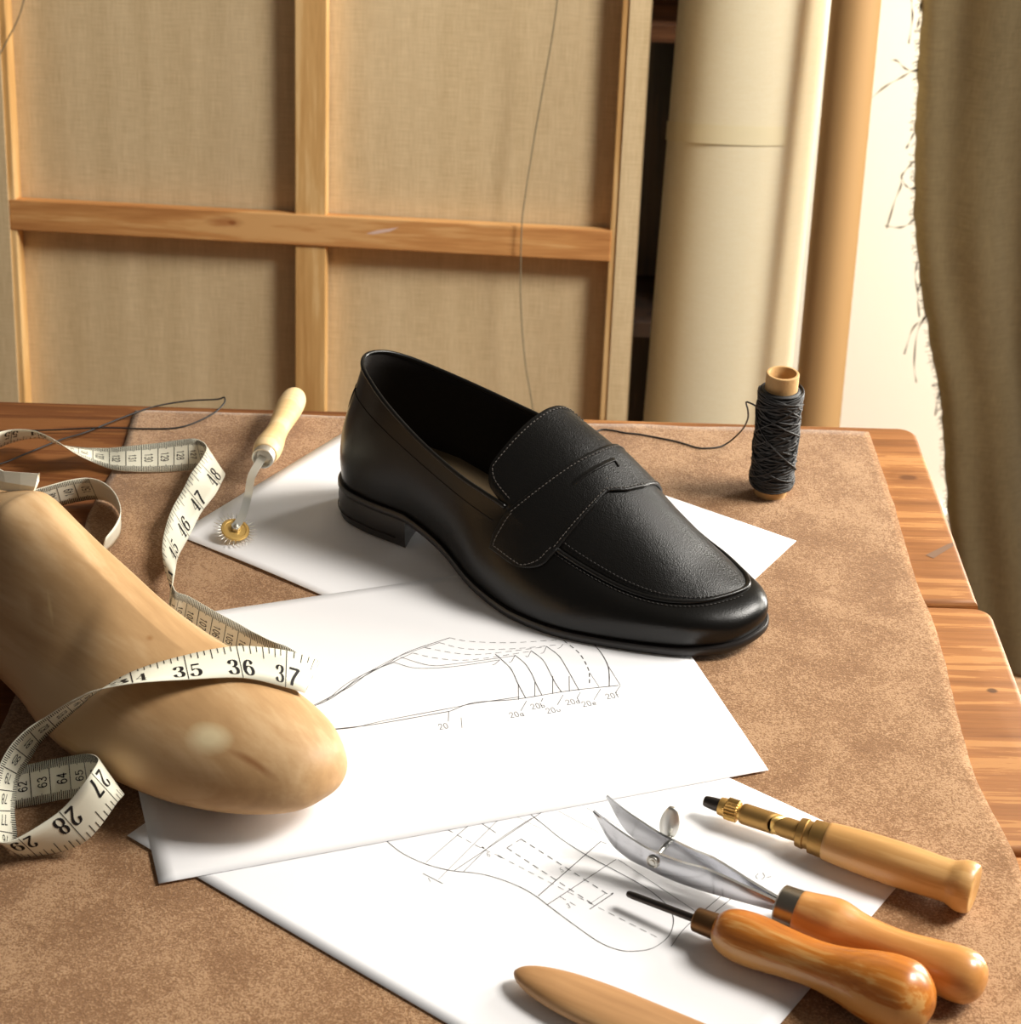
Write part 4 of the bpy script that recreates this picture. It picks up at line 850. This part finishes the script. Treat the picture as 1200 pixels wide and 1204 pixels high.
# tracing wheel
WCt = Vector((-0.1594, 0.9319, 0.0072)); tw = root('tracing_wheel', 'spiked brass tracing wheel with a pale turned handle lying behind the tape', 'tracing wheel', (WCt.x, WCt.y, 0))
wn = Vector((.25, -.27, .93)).normalized(); wa, wb = frame(wn)
def wheel_pt(r, a, h): return WCt+(wa*math.cos(a)+wb*math.sin(a))*r+wn*h
RW = .0083; rows = []
for r, h in ((0.0001, -.0006), (RW-.0004, -.0006), (RW, -.0003), (RW, .0003), (RW-.0004, .0006), (RW-.0018, .0007), (RW-.0022, .0004), (.003, .0005), (.0001, .0006)):
    rows.append([wheel_pt(r, 2*PI*k/48, h) for k in range(48)])
wh = mesh('wheel', *grid(rows, closed_v=True), 'gold', tw, auto=.5)
pins = [tube([wheel_pt(RW-.002, 2*PI*k/28, 0), wheel_pt(RW+.0028, 2*PI*k/28, 0), wheel_pt(RW+.0048, 2*PI*k/28, 0)], [.00032, .00026, .00006], 6) for k in range(28)]
for pv in pins: sub('spike', *pv, 'nickel', wh, tw)
mesh('axle_nut', *join(([wheel_pt(.0027, PI/3*k+.4, .0011) for k in range(6)]+[wheel_pt(.0027, PI/3*k+.4, .0032) for k in range(6)], [tuple(range(6))[::-1], tuple(range(6, 12))]+[(k, (k+1) % 6, 6+(k+1) % 6, 6+k) for k in range(6)]),
     ([wheel_pt(.0013, PI/8*k, .003) for k in range(16)]+[wheel_pt(.0013, PI/8*k, .0046) for k in range(16)]+[wheel_pt(.0005, PI/8*k, .0051) for k in range(16)], [tuple(range(32, 48))]+[(k, (k+1) % 16, 16+(k+1) % 16, 16+k) for k in range(16)]+[(16+k, 16+(k+1) % 16, 32+(k+1) % 16, 32+k) for k in range(16)])), 'nickel', tw, smooth=False)
SH = [Vector(p) for p in [(-0.1598, 0.9308, 0.0095), (-0.1577, 0.934, 0.0105), (-0.1558, 0.9423, 0.0125), (-0.1546, 0.9532, 0.0165), (-0.1548, 0.9645, 0.0175), (-0.1552, 0.9737, 0.018), (-0.1542, 0.9822, 0.0185), (-0.1526, 0.9897, 0.019), (-0.1513, 0.9991, 0.0185)]]; SHS = smooth_path(SH, 6)
def flat_bar(P, w, th, up):
    rows = []; P = [Vector(p) for p in P]
    for i, p in enumerate(P):
        d = (P[min(i+1, len(P)-1)]-P[max(i-1, 0)]).normalized(); s_ = d.cross(up).normalized()*w/2; u_ = s_.cross(d).normalized()*th/2
        rows.append([p+s_+u_, p-s_+u_, p-s_-u_, p+s_-u_])
    V, F = grid(rows, closed_v=True); F += [(0, 1, 2, 3)[::-1], tuple(range(len(V)-4, len(V)))]; return V, F
mesh('shank', *flat_bar(SHS, .0046, .0014, wn), 'nickel', tw, auto=.5)
TA, TB = Vector((-0.1514, 0.9982, 0.0178)), Vector((-0.1413, 1.094, 0.013)); x = (TB-TA).normalized(); y = Vector((0, 0, 1)).cross(x).normalized(); z = x.cross(y); L = (TB-TA).length
tf = lambda v: TA+x*v.x+y*v.y+z*v.z
mesh('ferrule', *xform(lathe([(.004, 0), (.004, .0045), (0, .0052), (-.0006, .0058), (-.0004, .0066), (.0015, .0069), (.0075, .0069), (.0075, 0)], 36), tf), 'nickel', tw, auto=.5)
mesh('handle', *xform(lathe([(.005, 0), (.0052, .0068)]+rnd([(.0052, .0074), (.010, .0085), (.017, .0087), (.025, .0080), (.034, .0070), (.043, .0068), (.055, .0074), (.068, .0083), (L-.016, .0085), (L-.008, .0078), (L-.003, .0058), (L-.0006, .003), (L, .0003)]), 40), tf), 'birch', tw)

# ================================================================== thread spool and threads
SX, SY = .1593, 1.0035
spo = root('thread_spool', 'card tube of black waxed thread standing on the suede', 'thread spool', (SX, SY, 0))
def vert(prof, seg=48, closed=False): 
    V, F = lathe(prof, seg, closed); return [(SX+b, SY+c, a) for a, b, c in V], F
mesh('card_tube', *vert([(0, .0098), (.0815, .0098), (.082, .0094), (.082, .0082), (.0815, .0079), (0, .0079)], 48, True), 'card', spo, auto=.6)
turns = []
def wind():
    parts = [vert([(.0055, .0098), (.006, .0118), (.009, .0124), (.066, .0124), (.0705, .0118), (.0715, .0098)])]
    for k in range(6):
        P = []; nt_ = [26, 14, 11, 9, 8, 7][k]; ph = random.random()*6
        for i in range(nt_*22+1):
            a = 2*PI*i/22; f = i/(nt_*22); 
            if k == 0: z = .0075+.0625*f
            else:
                c_ = (f*(2.2+k*.7)+ph) % 2; c_ = c_ if c_ < 1 else 2-c_; z = .0075+.0625*(.5-.5*math.cos(PI*c_))
            e = min(1, min(z-.005, .0725-z)/.004); r = .0122+.0007*e+.0004*math.sin(k*1.7+i*.05)+.0003*k*.4
            P.append(Vector((SX+r*math.cos(a+ph+k*.5), SY+r*math.sin(a+ph+k*.5), z+.0012*math.sin(a+k))))
        parts.append(tube(P, .00055, 5))
    return join(*parts)
mesh('thread_winding', *wind(), 'thread', spo)
tail = [(.1505, 1.0000, .0575)]+[tuple(p) for p in DATA['tail']]
mesh('thread_tail', *tube(smooth_path(tail, 6), .00055, 7), 'thread', spo)
tag(mesh('loose_thread', *tube(smooth_path(DATA['loop'], 8), .00055, 7), 'thread', base=(-.24, 1.06, 0)), 'looped black thread lying across the bench behind the tape measure', 'thread')

# ================================================================== stretched canvas
CO = Vector((-.2, 1.60, -.75)); CX = Vector((.99756405, -.06975647, 0)); CZ = Vector((.01331016, .19034419, .98162718)); CN = Vector((-.06847485, -.97923599, .190809))
CR_ = Matrix((CX, -CN, CZ)).transposed()          # x along, y away from the viewer, z up the canvas
cv = root('stretched_canvas', 'raw linen canvas on a pine stretcher with a cross brace, seen from the back', 'canvas', CO, CR_)
W0, W1, H1 = -.327, .309, 1.27
mesh('linen', *box((W0, -.0012, 0), (W1, 0, H1)), 'linen', cv, local=True, smooth=False)
for a, b in ((W0+.0015, -.297), (.2815, W1-.0015)):
    mesh('side_bar', *rbox((a, -.0215, .002), (b, -.0015, H1-.002), .0012, 2), 'pine', cv, local=True, smooth=False)
mesh('bottom_bar', *rbox((-.297, -.0215, .002), (.2815, -.0015, .030), .0012, 2), 'pine_x', cv, local=True, smooth=False)
mesh('top_bar', *rbox((-.297, -.0215, H1-.03), (.2815, -.0015, H1-.002), .0012, 2), 'pine_x', cv, local=True, smooth=False)
mesh('upright_brace', *rbox((-.0225, -.0200, .030), (.0078, -.0045, H1-.03), .001, 2), 'pine', cv, local=True, smooth=False)
mesh('cross_brace', *rbox((-.303, -.0225, .6198), (.2832, -.0065, .6496), .001, 2), 'pine_x', cv, local=True, smooth=False)
# the linen is folded round the side bars on to their backs
for a, b, c in ((W0, -.3035, W0), (.2885, W1, W1)):
    rows = [[(a, -.0228, z), (b, -.0228, z)] for z in [H1*i/40 for i in range(41)]]
    V, F = join(box((a, -.0232, 0), (b, -.0216, H1)), box((min(c, c+.0012*(1 if c < 0 else -1)), -.0232, 0), (max(c, c+.0012*(1 if c < 0 else -1)), 0, H1)))
    mesh('folded_edge', V, F, 'linen', cv, local=True, smooth=False)
mesh('paint_smear', [Vector((.047, -.0227, .6345)), Vector((.058, -.0227, .6385)), Vector((.079, -.0227, .6425)), Vector((.070, -.0227, .6378)), Vector((.055, -.0227, .6345))], [(0, 1, 2, 3, 4)], plain('pinkish_paint', (232, 200, 186), .5), cv, local=True)
tag(mesh('grey_string', *tube(smooth_path(DATA['str1'], 5), .0007, 6), 'ecru', base=DATA['str1'][0]), 'thin grey cord hanging across the right half of the canvas', 'cord')
tag(mesh('grey_string', *tube(smooth_path(DATA['str2'], 5), .0007, 6), 'ecru', base=DATA['str2'][0]), 'short end of grey cord at the upper left corner of the canvas', 'cord')

# ================================================================== rolls, shelf, cloth
def roll_obj(name, label, cat, A, B, z0, z1, r, mat, prof=None, core=None):
    A, B = Vector(A), Vector(B); d = (A-B); f0, f1 = (z0-B.z)/d.z, (z1-B.z)/d.z; P0, P1_ = B+d*f0, B+d*f1
    t_ = root(name, label, cat, P0); zz = (P1_-P0).normalized(); xx = Vector((1, 0, 0)); xx = (xx-zz*xx.dot(zz)).normalized(); yy = zz.cross(xx); L = (P1_-P0).length
    f = lambda a, rr, h: P0+(xx*math.cos(a)+yy*math.sin(a))*rr+zz*h
    n = 72; hs = [L*i/16 for i in range(17)]
    # spiral section: the outer wrap ends in a free edge
    turns_ = 3; pts = []
    for i in range(n*turns_+1):
        a = 2*PI*i/n; pts.append((a+prof, r-.0016*(turns_-i/n)))
    rows = [[f(a, rr, h) for a, rr in pts] for h in hs]
    o = mesh('wrap', *grid(rows), mat, t_); md = o.modifiers.new('t', 'SOLIDIFY'); md.thickness = .0007
    if core: mesh('core', *grid([[f(2*PI*k/32, core, h) for k in range(32)] for h in (0, L)], closed_v=True), 'card', t_)
    return t_, f, L
fr, ff, fL = roll_obj('fabric_roll', 'wide cream fabric roll leaning on the wall beside the canvas', 'fabric roll', (.2236, 1.83, .0749), (.2088, 1.73, -.2957), -.75, .35, .0738, 'cream', 1.2, .03)
rows = []
for i in range(41):
    a = math.radians(-178+118*i/40); h0 = 0.72+.006*(i/40-.5)
    rows.append([ff(a, .0743, h0), ff(a, .0743, h0+.018)])
mesh('paper_band', *grid(rows), plain('pale_yellow_band', (247, 234, 194), .7), fr)
roll_obj('kraft_roll', 'slim tan kraft paper roll leaning beside the wide cream roll', 'paper roll', (.3066, 1.74, .102), (.297, 1.64, -.2474), -.75, 1.44, .0236, 'kraft', 1.4, .012)
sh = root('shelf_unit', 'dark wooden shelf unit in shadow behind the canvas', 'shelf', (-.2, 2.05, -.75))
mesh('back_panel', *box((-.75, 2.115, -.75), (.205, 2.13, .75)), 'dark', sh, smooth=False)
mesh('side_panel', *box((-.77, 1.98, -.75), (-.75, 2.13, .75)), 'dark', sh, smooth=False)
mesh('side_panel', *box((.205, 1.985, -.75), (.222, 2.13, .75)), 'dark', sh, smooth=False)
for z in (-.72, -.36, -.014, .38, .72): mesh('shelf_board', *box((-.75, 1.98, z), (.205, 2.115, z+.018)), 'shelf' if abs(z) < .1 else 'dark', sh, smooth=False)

cl = root('hanging_cloth', 'olive canvas cloth with a frayed edge hanging at the right of the bench', 'cloth', (.6, 1.85, -.70))
EDGE = [(.352, 1.0), (.36, .5), (.372, .30), (.3775, .182), (.3836, .0873), (.3906, .0042), (.3965, -.0651), (.4093, -.1555), (.4243, -.2214), (.4433, -.2895), (.4593, -.3395), (.4701, -.3911), (.4868, -.4764), (.502, -.5428), (.52, -.62), (.54, -.70)]
def cloth_pt(u, w):
    """u 0..1 from the frayed edge to the right, w index down"""
    x0, z = cr(EDGE, w*(len(EDGE)-1)); W = .62
    yy = 1.80+.012*math.sin(u*W*60)*min(1, u*12)+.028*math.sin(u*W*17+.6+z*1.2)*min(1, u*6)-.05*u+.012*noise.noise(Vector((u*8, z*5, 0)))*min(1, u*5)+.01*noise.noise(Vector((u*3+z*3, z*2-u*5, 3)))*min(1, u*5)
    curl = .022*math.exp(-u*55)
    return Vector((x0+u*W*.86+(.0035*noise.noise(Vector((z*40, 0, 7)))+.0015*noise.noise(Vector((z*130, 0, 2))))*math.exp(-u*40), yy+curl, z))
rows = [[cloth_pt((j/110)**1.4, i/150) for j in range(111)] for i in range(151)]
o = mesh('cloth', *grid(rows), 'olive', cl); md = o.modifiers.new('t', 'SOLIDIFY'); md.thickness = .0009
for P in DATA['fray']:
    p = smooth_path([(x, y+.02, z) for x, y, z in P], 5); mesh('frayed_thread', *tube(p, [.00055+.0004*math.sin(i*.9) for i in range(len(p))], 6), 'fray', cl)
fz = []
for i in range(300):
    w = .12+.83*random.random(); p = cloth_pt(0, w); L = .002+.004*random.random(); a = random.uniform(2.4, 4.4)
    fz.append(tube([p+Vector((.001, 0, 0)), p+Vector((math.cos(a)*L*.6, -.001, math.sin(a)*L*.4)), p+Vector((math.cos(a)*L, random.uniform(-.002, .002), math.sin(a)*L-.001))], .0003, 4))
o = mesh('fringe', *join(*fz), 'fray', cl); o['kind'] = 'stuff'

# ================================================================== camera, light
cam = bpy.data.cameras.new('camera'); co = bpy.data.objects.new('camera', cam); COL.objects.link(co)
Rx, Ry, Rz = Vector((.9997, .0130, .0219)), Vector((-.0255, .5115, .8589)), Vector((0, -.8592, .5117))
p, r = .53711351, .02549492; cp, sp, c_, s_ = math.cos(p), math.sin(p), math.cos(r), math.sin(r)
up = Vector((0, sp, cp)); rt = Vector((1, 0, 0)); Rx = rt*c_+up*s_; Ry = -rt*s_+up*c_; Rz = Vector((0, -cp, sp))
mt = Matrix((Rx, Ry, Rz)).transposed().to_4x4(); mt.translation = Vector((0, 0, .57885+TZ)); co.matrix_world = mt
cam.sensor_fit = 'HORIZONTAL'; cam.sensor_width = 36; cam.lens = 36*2214.86/1200; cam.clip_start = .02; cam.clip_end = 30
cam.dof.use_dof = True; cam.dof.focus_distance = .97; cam.dof.aperture_fstop = 22
scene.camera = co
def area(name, loc, target, size, power, color):
    l = bpy.data.lights.new(name, 'AREA'); l.shape = 'RECTANGLE'; l.size, l.size_y = size; l.energy = power; l.color = color
    o = bpy.data.objects.new(name, l); COL.objects.link(o); o.location = Vector(loc)+Vector((0, 0, TZ))
    d = Vector(target)-Vector(loc); o.rotation_euler = d.to_track_quat('-Z', 'Y').to_euler(); return o
area('key_softbox', (1.13, .93, 1.18), (.0, .95, 0), (.5, .5), 38, (1, .955, .88))
area('side_fill', (1.5, 1.97, .1), (.4, 1.95, -.2), (.3, 1.4), 54, (1, .97, .9))  # light added to brighten the wall and rolls, not an actual window
area('canvas_fill', (1.9, 1.42, .8), (-.1, 1.65, -.15), (.5, .8), 33, (1, .95, .84))  # extra light put in to lift the canvas; there is no window

w = bpy.data.worlds.new('world'); scene.world = w; w.use_nodes = True
bg = w.node_tree.nodes['Background']; bg.inputs['Color'].default_value = (1.0, .95, .87, 1); bg.inputs['Strength'].default_value = .1
scene.view_settings.view_transform = 'Standard'; scene.view_settings.look = 'None'; scene.view_settings.exposure = 0; scene.view_settings.gamma = 1
scene.view_settings.use_curve_mapping = False
scene.cycles.max_bounces = 8
